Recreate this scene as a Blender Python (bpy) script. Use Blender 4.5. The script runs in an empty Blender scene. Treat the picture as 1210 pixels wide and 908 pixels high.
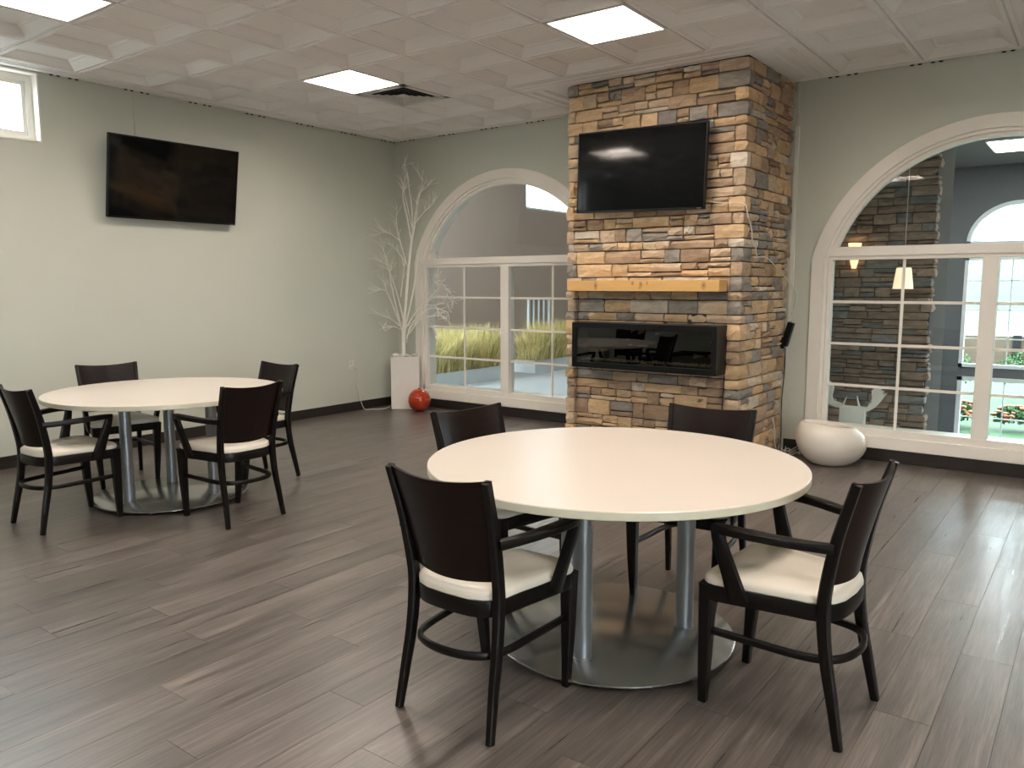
import bpy, bmesh, math, random
from mathutils import Vector, Matrix, noise
R = math.radians
col = bpy.context.scene.collection
sc = bpy.context.scene
# ------------------------------------------------------------------ camera, world, sun, area lights, exposure
cam_d = bpy.data.cameras.new('camera'); cam = bpy.data.objects.new('camera', cam_d); col.objects.link(cam)
cam_d.sensor_fit = 'HORIZONTAL'; cam_d.sensor_width = 36.0; cam_d.lens = 36.0*941.6/1210
cam_d.clip_start = 0.05; cam_d.clip_end = 500
cam.location = (5.5106, -4.4592, 1.45)
cam.rotation_euler = (Matrix.Rotation(R(36.614), 4, 'Z') @ Matrix.Rotation(R(90-7.093), 4, 'X') @ Matrix.Rotation(R(-0.0725), 4, 'Z')).to_euler()
sc.camera = cam
w = bpy.data.worlds.new('world'); sc.world = w; w.use_nodes = True
wn = w.node_tree.nodes; wl = w.node_tree.links
bg = wn['Background']
bg.inputs[0].default_value = (0.83, 0.93, 1.0, 1); bg.inputs[1].default_value = 9.0
sun_d = bpy.data.lights.new('sun', 'SUN'); sun = bpy.data.objects.new('sun', sun_d); col.objects.link(sun)
sun_d.energy = 2.0; sun_d.angle = R(12); sun_d.color = (1, 0.97, 0.9)
sun.rotation_euler = (R(-48), R(0), R(25)); sun.location = (0, 20, 30)
sc.view_settings.view_transform = 'Standard'; sc.view_settings.look = 'None'
sc.view_settings.exposure = 1.0; sc.view_settings.gamma = 1.0; sc.view_settings.use_curve_mapping = False
LAMP = 19.0
# ------------------------------------------------------------------ constants of the room
XL, XR, YB, YF, H = -1.44, 9.2, 2.55, -8.2, 3.134
T = 0.6096
rng = random.Random(7)
# ------------------------------------------------------------------ materials
def mat(name, color, rough=0.5, metal=0.0, bump=0.0, bscale=40.0, vary=0.0, vscale=8.0, spec=0.5, coat=0.0, objvar=0.0, stretch=None):
    m = bpy.data.materials.new(name); m.use_nodes = True
    n = m.node_tree.nodes; l = m.node_tree.links; p = n['Principled BSDF']
    p.inputs['Base Color'].default_value = (*color, 1); p.inputs['Roughness'].default_value = rough
    p.inputs['Metallic'].default_value = metal; p.inputs['Specular IOR Level'].default_value = spec
    if coat: p.inputs['Coat Weight'].default_value = coat; p.inputs['Coat Roughness'].default_value = 0.12
    vec = None
    if bump or vary:
        g = n.new('ShaderNodeNewGeometry'); vec = g.outputs['Position']
        if stretch:
            mp = n.new('ShaderNodeMapping'); l.new(vec, mp.inputs[0]); mp.inputs['Scale'].default_value = stretch; vec = mp.outputs[0]
    fac = None
    if vary:
        t = n.new('ShaderNodeTexNoise'); t.inputs['Scale'].default_value = vscale; t.inputs['Detail'].default_value = 6; l.new(vec, t.inputs['Vector'])
        mr = n.new('ShaderNodeMapRange'); l.new(t.outputs[0], mr.inputs[0]); mr.inputs[1].default_value = 0.3; mr.inputs[2].default_value = 0.7
        mr.inputs[3].default_value = 1-vary; mr.inputs[4].default_value = 1+vary; fac = mr.outputs[0]
    if objvar:
        oi = n.new('ShaderNodeObjectInfo'); mr2 = n.new('ShaderNodeMapRange'); l.new(oi.outputs['Random'], mr2.inputs[0])
        mr2.inputs[3].default_value = 1-objvar; mr2.inputs[4].default_value = 1+objvar
        if fac:
            mu = n.new('ShaderNodeMath'); mu.operation = 'MULTIPLY'; l.new(fac, mu.inputs[0]); l.new(mr2.outputs[0], mu.inputs[1]); fac = mu.outputs[0]
        else: fac = mr2.outputs[0]
    if fac:
        vm = n.new('ShaderNodeVectorMath'); vm.operation = 'SCALE'; vm.inputs[0].default_value = color; l.new(fac, vm.inputs['Scale'])
        l.new(vm.outputs[0], p.inputs['Base Color'])
    if bump:
        t2 = n.new('ShaderNodeTexNoise'); t2.inputs['Scale'].default_value = bscale; t2.inputs['Detail'].default_value = 8; l.new(vec, t2.inputs['Vector'])
        b = n.new('ShaderNodeBump'); b.inputs['Strength'].default_value = bump; b.inputs['Distance'].default_value = 0.01
        l.new(t2.outputs[0], b.inputs['Height']); l.new(b.outputs[0], p.inputs['Normal'])
    return m
def emis(name, color, strength):
    m = bpy.data.materials.new(name); m.use_nodes = True; n = m.node_tree.nodes; p = n['Principled BSDF']
    p.inputs['Base Color'].default_value = (0.9, 0.88, 0.84, 1); p.inputs['Emission Color'].default_value = (*color, 1); p.inputs['Emission Strength'].default_value = strength
    return m
def glassmat(name, tint=(1, 1, 1), rough=0.0, boost=1.0):
    m = bpy.data.materials.new(name); m.use_nodes = True; n = m.node_tree.nodes; l = m.node_tree.links
    n.remove(n['Principled BSDF']); out = n['Material Output']
    tr = n.new('ShaderNodeBsdfTransparent'); tr.inputs[0].default_value = (*tint, 1)
    gl = n.new('ShaderNodeBsdfGlossy'); gl.inputs['Roughness'].default_value = rough
    fr = n.new('ShaderNodeFresnel'); fr.inputs[0].default_value = 1.45
    mu = n.new('ShaderNodeMath'); mu.operation = 'MULTIPLY'; mu.use_clamp = True; mu.inputs[1].default_value = boost; l.new(fr.outputs[0], mu.inputs[0])
    g = n.new('ShaderNodeNewGeometry'); iv = n.new('ShaderNodeMath'); iv.operation = 'SUBTRACT'; iv.inputs[0].default_value = 1.0; l.new(g.outputs['Backfacing'], iv.inputs[1])
    m2 = n.new('ShaderNodeMath'); m2.operation = 'MULTIPLY'; l.new(mu.outputs[0], m2.inputs[0]); l.new(iv.outputs[0], m2.inputs[1]); mu = m2
    mx = n.new('ShaderNodeMixShader'); l.new(mu.outputs[0], mx.inputs[0]); l.new(tr.outputs[0], mx.inputs[1]); l.new(gl.outputs[0], mx.inputs[2])
    l.new(mx.outputs[0], out.inputs[0]); return m
M = {}
M['wall'] = mat('sage wall paint', (0.61, 0.625, 0.55), 0.62, bump=0.08, bscale=260, vary=0.02, vscale=1.2)
M['ceil'] = mat('white coffered tile', (0.90, 0.87, 0.85), 0.7, bump=0.1, bscale=220)
M['tee'] = mat('white ceiling tee', (0.72, 0.69, 0.67), 0.5)
M['trim'] = mat('white window trim', (0.88, 0.83, 0.76), 0.38, vary=0.02, vscale=5)
M['base'] = mat('black brown baseboard', (0.022, 0.017, 0.014), 0.45, vary=0.1, vscale=20)
M['dark'] = mat('dark void', (0.006, 0.006, 0.006), 0.9)
M['black'] = mat('black plastic', (0.005, 0.0055, 0.006), 0.4, vary=0.05, spec=0.22)
M['screen'] = mat('glossy black screen', (0.003, 0.0035, 0.004), 0.06, spec=0.42, vary=0.02)
M['white'] = mat('white plastic', (0.78, 0.75, 0.69), 0.4, vary=0.02)
M['cord'] = mat('white cord', (0.72, 0.69, 0.62), 0.5, vary=0.02)
M['blackcord'] = mat('black cord', (0.01, 0.01, 0.011), 0.5, vary=0.02)
M['cream'] = mat('cream laminate', (0.63, 0.565, 0.50), 0.30, vary=0.015, vscale=3, spec=0.5)
M['edge'] = mat('tabletop edge band', (0.62, 0.59, 0.46), 0.45, vary=0.04, vscale=14)
M['silver'] = mat('silver painted steel', (0.33, 0.345, 0.36), 0.36, metal=0.75, vary=0.03, vscale=30)
M['disc'] = mat('satin steel disc', (0.44, 0.45, 0.45), 0.22, metal=0.85, vary=0.06, vscale=3, bump=0.02, bscale=90)
M['vinyl'] = mat('cream vinyl', (0.74, 0.675, 0.58), 0.42, bump=0.05, bscale=300, vary=0.03, vscale=6)
M['chairwood'] = mat('espresso stained beech', (0.0042, 0.0030, 0.0027), 0.36, vary=0.35, vscale=22, spec=0.28, stretch=(3, 3, 0.7))
M['panelwood'] = mat('espresso veneer', (0.009, 0.0038, 0.0027), 0.36, vary=0.4, vscale=16, spec=0.22, stretch=(1, 1, 7))
M['mantel'] = mat('golden pine board', (0.66, 0.385, 0.135), 0.5, vary=0.05, vscale=4, stretch=(1, 1, 9))
M['knot'] = mat('dark pine knot', (0.30, 0.17, 0.07), 0.55, vary=0.35, vscale=60)
M['mortar'] = mat('dark mortar', (0.055, 0.047, 0.04), 0.9, bump=0.4, bscale=60)
M['gravel'] = mat('pale crystal', (0.62, 0.58, 0.46), 0.3, vary=0.3, vscale=60)
M['planter'] = mat('white planter shell', (0.82, 0.78, 0.73), 0.3, vary=0.02)
M['pot'] = mat('white glazed pot', (0.80, 0.735, 0.65), 0.30, vary=0.015)
M['twig'] = mat('white painted twigs', (0.90, 0.86, 0.79), 0.6, vary=0.06, vscale=40)
M['pebble'] = mat('white pebbles', (0.78, 0.75, 0.69), 0.6, bump=0.3, bscale=60)
M['orange'] = mat('orange red glazed ball', (0.46, 0.040, 0.008), 0.10, vary=0.12, vscale=25, bump=0.12, bscale=35, coat=0.5)
M['chrome'] = mat('chrome', (0.75, 0.75, 0.75), 0.15, metal=1.0, vary=0.02)
M['grille'] = mat('pale grey vent metal', (0.80, 0.78, 0.75), 0.45, vary=0.03)
M['lens'] = emis('lit lamp lens', (1.0, 0.90, 0.79), LAMP)
M['lobbylens'] = emis('lit lobby lens', (1.0, 0.93, 0.84), 16.0)
M['shade'] = emis('lit fabric shade', (1.0, 0.72, 0.42), 0.55)
M['sconce'] = emis('lit amber glass', (1.0, 0.62, 0.30), 0.8)
M['glass'] = glassmat('window glass', (0.93, 0.96, 0.96), 0.0, 1.25)
M['smoke'] = glassmat('smoked hearth glass', (0.50, 0.48, 0.45), 0.0, 2.4)
M['lobbywall'] = mat('dark grey lobby paint', (0.12, 0.135, 0.145), 0.6, vary=0.06, vscale=1.5)
M['lobbybrown'] = mat('brown grey lobby paint', (0.33, 0.255, 0.21), 0.6, vary=0.05, vscale=1.5)
M['lobbyceil'] = mat('lobby ceiling', (0.12, 0.115, 0.11), 0.7, vary=0.03)
M['lobbyfloor'] = mat('grey blue lobby carpet', (0.36, 0.38, 0.385), 0.7, vary=0.06, vscale=30)
M['lobbywood'] = mat('brown lobby floor', (0.25, 0.15, 0.09), 0.5, vary=0.2, vscale=10, stretch=(1, 8, 1))
M['boxblue'] = mat('pale planter box', (0.58, 0.63, 0.65), 0.5, vary=0.03)
M['framecyan'] = mat('pale blue white frame', (0.70, 0.77, 0.79), 0.4, vary=0.02)
M['lawn'] = mat('lawn', (0.017, 0.058, 0.012), 0.9, vary=0.2, vscale=1.0)
M['hill'] = mat('far hill', (0.019, 0.054, 0.036), 0.9, vary=0.15, vscale=0.15)
M['road'] = mat('pale asphalt', (0.10, 0.095, 0.09), 0.8, vary=0.06, vscale=0.5)
M['tan'] = mat('tan block wall', (0.062, 0.041, 0.023), 0.8, vary=0.1, vscale=2)
M['shrub'] = mat('shrub leaves', (0.03, 0.085, 0.02), 0.8, vary=0.35, vscale=12)
M['petal'] = mat('orange petals', (0.21, 0.062, 0.010), 0.6, vary=0.2, vscale=20)
M['bone'] = mat('white painted board', (0.72, 0.71, 0.66), 0.5, vary=0.05, vscale=10)
GRASS = [mat('ornamental grass %s' % k, c, 0.75, vary=0.25, vscale=8) for k, c in (('green', (0.60, 0.48, 0.16)), ('straw', (0.75, 0.64, 0.30)), ('olive', (0.30, 0.29, 0.10)))]
def stone_mat(name, a, b, k=1.0):
    m = bpy.data.materials.new(name); m.use_nodes = True; n = m.node_tree.nodes; l = m.node_tree.links; p = n['Principled BSDF']
    p.inputs['Roughness'].default_value = 0.85; p.inputs['Specular IOR Level'].default_value = 0.25
    g = n.new('ShaderNodeNewGeometry')
    mp = n.new('ShaderNodeMapping'); mp.inputs['Scale'].default_value = (1, 1, 2.2); l.new(g.outputs['Position'], mp.inputs[0])
    t = n.new('ShaderNodeTexNoise'); t.inputs['Scale'].default_value = 9; t.inputs['Detail'].default_value = 7; t.inputs['Roughness'].default_value = 0.65; l.new(mp.outputs[0], t.inputs['Vector'])
    cr = n.new('ShaderNodeValToRGB'); cr.color_ramp.elements[0].position = 0.36; cr.color_ramp.elements[0].color = (*a, 1)
    cr.color_ramp.elements[1].position = 0.64; cr.color_ramp.elements[1].color = (*b, 1); l.new(t.outputs[0], cr.inputs[0])
    oi = n.new('ShaderNodeObjectInfo'); isl = g.outputs['Random Per Island']
    ad = n.new('ShaderNodeMath'); ad.operation = 'ADD'; l.new(oi.outputs['Random'], ad.inputs[0]); l.new(isl, ad.inputs[1])
    fr = n.new('ShaderNodeMath'); fr.operation = 'FRACT'; l.new(ad.outputs[0], fr.inputs[0])
    mr = n.new('ShaderNodeMapRange'); l.new(fr.outputs[0], mr.inputs[0]); mr.inputs[3].default_value = 0.86*k; mr.inputs[4].default_value = 1.14*k
    vm = n.new('ShaderNodeVectorMath'); vm.operation = 'SCALE'; l.new(cr.outputs[0], vm.inputs[0]); l.new(mr.outputs[0], vm.inputs['Scale']); l.new(vm.outputs[0], p.inputs['Base Color'])
    t2 = n.new('ShaderNodeTexNoise'); t2.inputs['Scale'].default_value = 38; t2.inputs['Detail'].default_value = 9; t2.inputs['Roughness'].default_value = 0.7; l.new(mp.outputs[0], t2.inputs['Vector'])
    b = n.new('ShaderNodeBump'); b.inputs['Strength'].default_value = 0.75; b.inputs['Distance'].default_value = 0.012; l.new(t2.outputs[0], b.inputs['Height']); l.new(b.outputs[0], p.inputs['Normal'])
    return m
SG = stone_mat('golden ledgestone', (0.554, 0.370, 0.211), (0.713, 0.508, 0.310))
ST = stone_mat('tan ledgestone', (0.502, 0.363, 0.244), (0.660, 0.508, 0.356))
SB = stone_mat('brown ledgestone', (0.356, 0.244, 0.165), (0.502, 0.356, 0.238))
SY = stone_mat('grey ledgestone', (0.26, 0.23, 0.20), (0.38, 0.34, 0.295)) #(0.290, 0.257, 0.238), (0.436, 0.396, 0.370))
SP = stone_mat('pale ledgestone', (0.554, 0.475, 0.383), (0.766, 0.660, 0.528))
FIRESTONES = [SG, SG, SG, SG, ST, ST, ST, SB, SB, SB, SY, SP, ST, SY]
L1 = stone_mat('lobby tan stone', (0.40, 0.30, 0.235), (0.54, 0.42, 0.34)); L2 = stone_mat('lobby brown stone', (0.33, 0.24, 0.19), (0.46, 0.35, 0.28)); L3 = stone_mat('lobby grey stone', (0.27, 0.27, 0.27), (0.38, 0.38, 0.36))
LOBBYSTONES = [L1, L1, L2, L2, L3]
# floor plank material: colour per plank from the plank grid, streaked grain along Y
PW, PL = 0.178, 1.22
def plank_mat():
    m = bpy.data.materials.new('grey brown vinyl plank'); m.use_nodes = True; n = m.node_tree.nodes; l = m.node_tree.links; p = n['Principled BSDF']
    g = n.new('ShaderNodeNewGeometry'); oi = n.new('ShaderNodeObjectInfo')
    wn_ = n.new('ShaderNodeTexWhiteNoise'); wn_.noise_dimensions = '2D'
    cb = n.new('ShaderNodeCombineXYZ'); l.new(oi.outputs['Random'], cb.inputs[0]); l.new(g.outputs['Random Per Island'], cb.inputs[1]); l.new(cb.outputs[0], wn_.inputs['Vector'])
    sc_ = n.new('ShaderNodeVectorMath'); sc_.operation = 'SCALE'; sc_.inputs['Scale'].default_value = 9.0; l.new(wn_.outputs['Color'], sc_.inputs[0])
    ad = n.new('ShaderNodeVectorMath'); ad.operation = 'ADD'; l.new(g.outputs['Position'], ad.inputs[0]); l.new(sc_.outputs[0], ad.inputs[1])
    def grain(sx, sy, det, lo, hi):
        mp = n.new('ShaderNodeMapping'); mp.inputs['Scale'].default_value = (sx, sy, 1); l.new(ad.outputs[0], mp.inputs[0])
        t = n.new('ShaderNodeTexNoise'); t.inputs['Scale'].default_value = 1; t.inputs['Detail'].default_value = det; t.inputs['Roughness'].default_value = 0.62; l.new(mp.outputs[0], t.inputs['Vector'])
        r = n.new('ShaderNodeMapRange'); r.clamp = False; r.inputs[1].default_value = 0.32; r.inputs[2].default_value = 0.68; r.inputs[3].default_value = lo; r.inputs[4].default_value = hi; l.new(t.outputs[0], r.inputs[0]); return r, t
    a, ta = grain(52, 1.3, 6, 0.62, 1.36); b, tb = grain(10, 1.6, 6, 0.74, 1.26); c, tc = grain(210, 6, 3, 0.72, 1.28)
    wv = n.new('ShaderNodeMapRange'); wv.inputs[3].default_value = 0.86; wv.inputs[4].default_value = 1.14; l.new(wn_.outputs['Value'], wv.inputs[0])
    def mul(x, y):
        q = n.new('ShaderNodeMath'); q.operation = 'MULTIPLY'; l.new(x, q.inputs[0]); l.new(y, q.inputs[1]); return q.outputs[0]
    f = mul(mul(mul(a.outputs[0], b.outputs[0]), c.outputs[0]), wv.outputs[0])
    vm = n.new('ShaderNodeVectorMath'); vm.operation = 'SCALE'; vm.inputs[0].default_value = (0.116, 0.096, 0.085); l.new(f, vm.inputs['Scale']); l.new(vm.outputs[0], p.inputs['Base Color'])
    rr = n.new('ShaderNodeMapRange'); rr.inputs[1].default_value = 0.3; rr.inputs[2].default_value = 0.7; rr.inputs[3].default_value = 0.27; rr.inputs[4].default_value = 0.42; p.inputs['Specular IOR Level'].default_value = 0.95; l.new(ta.outputs[0], rr.inputs[0]); l.new(rr.outputs[0], p.inputs['Roughness'])
    bp = n.new('ShaderNodeBump'); bp.inputs['Strength'].default_value = 0.10; bp.inputs['Distance'].default_value = 0.004; l.new(ta.outputs[0], bp.inputs['Height']); l.new(bp.outputs[0], p.inputs['Normal'])
    return m
M['plank'] = plank_mat()
# ------------------------------------------------------------------ builders
def new_obj(name, bm, mats, parent=None, smooth=False, kind=None, label=None):
    bmesh.ops.recalc_face_normals(bm, faces=bm.faces)
    me = bpy.data.meshes.new(name); bm.to_mesh(me); bm.free()
    for m in (mats if isinstance(mats, (list, tuple)) else [mats]): me.materials.append(m)
    if smooth:
        for f in me.polygons: f.use_smooth = True
        try: me.set_sharp_from_angle(angle=R(40))
        except Exception: pass
    o = bpy.data.objects.new(name, me); col.objects.link(o)
    if parent: o.parent = parent
    if kind: o['kind'] = kind
    if label: o['label'] = label
    return o
def tag(o, label, cat, group=None):
    o['label'] = label; o['category'] = cat
    if group: o['group'] = group
    return o
def empty(name, loc=(0, 0, 0), rz=0.0, parent=None):
    o = bpy.data.objects.new(name, None); col.objects.link(o); o.location = loc; o.rotation_euler = (0, 0, rz); o.empty_display_size = 0.1
    if parent: o.parent = parent
    return o
def structure(name):
    o = empty(name); o['kind'] = 'structure'; return o
def box(bm, x0, x1, y0, y1, z0, z1, mi=0, bev=0.0):
    vs = [bm.verts.new(p) for p in ((x0, y0, z0), (x1, y0, z0), (x1, y1, z0), (x0, y1, z0), (x0, y0, z1), (x1, y0, z1), (x1, y1, z1), (x0, y1, z1))]
    fs = [bm.faces.new([vs[i] for i in q]) for q in ((3, 2, 1, 0), (4, 5, 6, 7), (0, 1, 5, 4), (1, 2, 6, 5), (2, 3, 7, 6), (3, 0, 4, 7))]
    for f in fs: f.material_index = mi
    if bev:
        es = list({e for f in fs for e in f.edges}); bmesh.ops.bevel(bm, geom=es, offset=bev, segments=2, affect='EDGES', profile=0.6)
    return vs
def bx(name, x0, x1, y0, y1, z0, z1, m, parent=None, bev=0.0, **k):
    bm = bmesh.new(); box(bm, x0, x1, y0, y1, z0, z1, 0, bev); return new_obj(name, bm, m, parent, **k)
def lathe(bm, prof, n=32, c=(0, 0), mi=0, sx=1.0, sy=1.0):
    rings = []
    for r, z in prof:
        if r < 1e-5: rings.append([bm.verts.new((c[0], c[1], z))])
        else: rings.append([bm.verts.new((c[0]+r*sx*math.cos(2*math.pi*k/n), c[1]+r*sy*math.sin(2*math.pi*k/n), z)) for k in range(n)])
    for a, b in zip(rings, rings[1:]):
        for k in range(n):
            k2 = (k+1) % n
            if len(a) == 1 and len(b) == 1: continue
            if len(a) == 1: f = bm.faces.new((a[0], b[k], b[k2]))
            elif len(b) == 1: f = bm.faces.new((a[k], b[0], a[k2]))
            else: f = bm.faces.new((a[k], b[k], b[k2], a[k2]))
            f.material_index = mi; f.smooth = True
def smooth_path(pts, n=6):
    P = [Vector(p) for p in pts]; out = []
    Q = [P[0]*2-P[1]]+P+[P[-1]*2-P[-2]]
    for i in range(1, len(Q)-2):
        for k in range(n):
            t = k/n; a, b, c, d = Q[i-1], Q[i], Q[i+1], Q[i+2]
            out.append(0.5*((2*b)+(c-a)*t+(2*a-5*b+4*c-d)*t*t+(3*b-3*c+d-a)*t**3))
    out.append(P[-1]); return out
def sweep(bm, pts, sizes, up=(0, 0, 1), ns=8, pw=0.45, closed=False, mi=0):
    """rounded-rectangle section swept along pts; sizes: list of (width along side, height along up-ish)"""
    n = len(pts); pts = [Vector(p) for p in pts]
    if not isinstance(sizes, list): sizes = [sizes]*n
    elif len(sizes) != n:
        s = sizes; sizes = []
        for i in range(n):
            t = i/(n-1)*(len(s)-1); k = min(int(t), len(s)-2); f = t-k
            sizes.append(tuple(s[k][j]*(1-f)+s[k+1][j]*f for j in (0, 1)))
    rings = []
    for i, p in enumerate(pts):
        if closed: t = pts[(i+1) % n]-pts[i-1]
        else: t = pts[min(i+1, n-1)]-pts[max(i-1, 0)]
        t.normalize(); s = t.cross(Vector(up))
        if s.length < 1e-4: s = t.cross(Vector((0, 1, 0)))
        s.normalize(); u = s.cross(t)
        ww, hh = sizes[i]; ring = []
        for k in range(ns):
            a = 2*math.pi*(k+0.5)/ns; c, d = math.cos(a), math.sin(a)
            ring.append(bm.verts.new(p+s*(math.copysign(abs(c)**pw, c)*ww/2)+u*(math.copysign(abs(d)**pw, d)*hh/2)))
        rings.append(ring)
    m = n if closed else n-1
    for i in range(m):
        a, b = rings[i], rings[(i+1) % n]
        for k in range(ns):
            f = bm.faces.new((a[k], a[(k+1) % ns], b[(k+1) % ns], b[k])); f.material_index = mi; f.smooth = True
    if not closed:
        for r_ in (rings[0], rings[-1]):
            f = bm.faces.new(r_); f.material_index = mi
def tube(bm, pts, r0, r1=None, ns=6, mi=0):
    r1 = r0 if r1 is None else r1
    sweep(bm, pts, [(2*r0, 2*r0), (2*r1, 2*r1)], up=(0.13, 0.21, 0.97), ns=ns, pw=1.0, mi=mi)
def prism(bm, poly, y0, y1, mi=0):
    a = [bm.verts.new((x, y0, z)) for x, z in poly]; b = [bm.verts.new((x, y1, z)) for x, z in poly]
    bm.faces.new(a).material_index = mi; bm.faces.new(b[::-1]).material_index = mi
    for i in range(len(poly)):
        j = (i+1) % len(poly); bm.faces.new((a[i], a[j], b[j], b[i])).material_index = mi
# ------------------------------------------------------------------ floor: planks run along Y
floor = structure('floor')
bx('subfloor', XL-0.2, XR+0.2, YF-0.2, YB+0.2, -0.12, -0.006, M['dark'], floor)
planks = []
nx = int((XR-XL)/PW)+1
for i in range(nx):
    x0 = XL+i*PW; x1 = min(x0+PW, XR)
    off = (i*0.427) % 1.0*PL + (0.13 if i % 3 == 1 else 0)
    y = YF-PL+off % PL
    while y < YB:
        a, b = max(y, YF), min(y+PL, YB)
        if b-a > 0.03: planks.append((x0, x1, a, b))
        y += PL
def seen(p):
    cx, cy = (p[0]+p[1])/2, (p[2]+p[3])/2
    dx, dy = cx-cam.location.x, cy-cam.location.y
    f = -0.5965*dx+0.8026*dy; s = 0.8026*dx+0.5965*dy
    return (0 if (f > 0.8 and abs(s) < 0.70*f+0.5) else 100)+math.hypot(dx, dy)
planks.sort(key=seen)
gap = 0.0007
pm = {}
def plank_bm(w_, l_):
    bm = bmesh.new(); c = 0.0012
    box(bm, gap, w_-gap, gap, l_-gap, -0.006, 0.0)
    top = max(bm.faces, key=lambda f: f.calc_center_median().z)
    bmesh.ops.inset_region(bm, faces=[top], thickness=c); 
    for v in bm.verts:
        if abs(v.co.z) < 1e-6 and not (gap+c/2 < v.co.x < w_-gap-c/2 and gap+c/2 < v.co.y < l_-gap-c/2): v.co.z = -0.0009
    return bm
for (x0, x1, y0, y1) in planks[:300]:
    key = (round(x1-x0, 3), round(y1-y0, 3))
    if key not in pm:
        o = new_obj('plank', plank_bm(x1-x0, y1-y0), M['plank'], floor); pm[key] = o.data
    else:
        o = bpy.data.objects.new('plank', pm[key]); col.objects.link(o); o.parent = floor
    o.location = (x0, y0, 0)
bm = bmesh.new()
for (x0, x1, y0, y1) in planks[300:]: box(bm, x0+gap, x1-gap, y0+gap, y1-gap, -0.006, 0.0)
new_obj('far_planks', bm, M['plank'], floor, kind='stuff')
# ------------------------------------------------------------------ ceiling: coffered 2x2 tiles in a tee grid
ceiling = structure('ceiling')
def tile_bm():
    bm = bmesh.new(); c = T/2
    prof = [(c-0.0065, 0.012), (c-0.0065, 0.0), (c-0.010, -0.003), (c-0.034, -0.003), (c-0.040, 0.004), (c-0.094, 0.046), (c-0.102, 0.047), (c-0.108, 0.056), (c-0.118, 0.060)]
    rings = [[bm.verts.new((sx*h, sy*h, z)) for sx, sy in ((-1, -1), (1, -1), (1, 1), (-1, 1))] for h, z in prof]
    for a, b in zip(rings, rings[1:]):
        for k in range(4): bm.faces.new((a[k], a[(k+1) % 4], b[(k+1) % 4], b[k]))
    bm.faces.new(rings[-1]); return bm
I0, I1, J0, J1 = -2, 17, -13, 4
LIGHTS = [(0, 0), (0, -4), (4, 0), (4, -4), (4, -8), (8, 0), (8, -4), (8, -8), (12, -4), (12, -8)]
VENT = (0, 1)
tile0 = None
for i in range(I0, I1):
    for j in range(J0, J1):
        if (i, j) in LIGHTS or (i, j) == VENT or (2 <= i <= 5 and 2 <= j <= 3): continue
        if tile0 is None: tile0 = new_obj('ceiling_tile', tile_bm(), M['ceil'], ceiling); o = tile0
        else: o = bpy.data.objects.new('ceiling_tile', tile0.data); col.objects.link(o); o.parent = ceiling
        o.location = ((i+0.5)*T, (j+0.5)*T, H)
bm = bmesh.new()
for i in range(I0, I1+1): box(bm, i*T-0.009, i*T+0.009, YF, 2*T if 3 <= i <= 5 else YB, H+0.008, H+0.03)
new_obj('long_tees', bm, M['tee'], ceiling)
bm = bmesh.new()
for j in range(J0, J1+1): box(bm, XL, XR, j*T-0.009, j*T+0.009, H+0.0075, H+0.028)
new_obj('cross_tees', bm, M['tee'], ceiling)
bm = bmesh.new()
box(bm, XL, I0*T-0.014, YF, YB, H+0.002, H+0.012); box(bm, I1*T+0.014, XR, YF, YB, H+0.002, H+0.012)
box(bm, I0*T, I1*T, J1*T+0.012, YB, H+0.002, H+0.012); box(bm, I0*T, I1*T, YF, J0*T-0.012, H+0.002, H+0.012)
cx0, cx1, cy0, cy1 = 2*T+.0065, 6*T-.0065, 2*T+.0065, 4*T
for (a, b, c, d) in ((cx0, cx1, cy0, 1.50), (cx0, 1.70, 1.50, cy1), (3.265, cx1, 1.50, cy1)): box(bm, a, b, c, d, H-.003, H+.008)
for q in (.06, .085, .15, .175): box(bm, cx0+.05, cx1-.05, cy0+q, cy0+q+.012, H-.008, H-.002)
for q in (.07, .10, .20, .23): box(bm, cx1-q-.012, cx1-q, 1.50, cy1-.02, H-.008, H-.002); box(bm, cx0+q, cx0+q+.012, 1.50, cy1-.02, H-.008, H-.002)
# stepped mouldings that cross the cut border tiles
for z, a, b in ((0.0, 0.05, 0.075), (-0.001, 0.10, 0.12)):
    box(bm, I0*T-0.014-b, I0*T-0.014-a, YF, YB, H+z-0.004, H+0.006)
box(bm, I0*T, I1*T, J1*T+0.040, J1*T+0.060, H-0.003, H+0.006)
new_obj('border_tiles', bm, M['ceil'], ceiling)
bm = bmesh.new()
for j in range(J0, J1+1):
    for d in (-0.10, -0.045, 0.045, 0.10):
        lathe(bm, [(0, H-0.007), (0.010, H-0.007), (0.012, H+0.001), (0, H+0.001)], 8, (XL+0.006, j*T+d), sx=0.7, sy=1.3)
for i in range(I0, I1+1):
    if 1.55 < i*T < 3.4: continue
    for d in (-0.10, -0.045, 0.045, 0.10):
        lathe(bm, [(0, H-0.007), (0.010, H-0.007), (0.012, H+0.001), (0, H+0.001)], 8, (i*T+d, YB-0.006), sx=1.3, sy=0.7)
new_obj('edge_gaps', bm, M['dark'], ceiling, kind='stuff')
bx('light_block_slab', XL-0.2, XR+0.2, YF-0.2, YB+0.2, H+0.15, H+0.3, M['dark'], ceiling)  # hidden slab added above the tiles to block light
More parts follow.
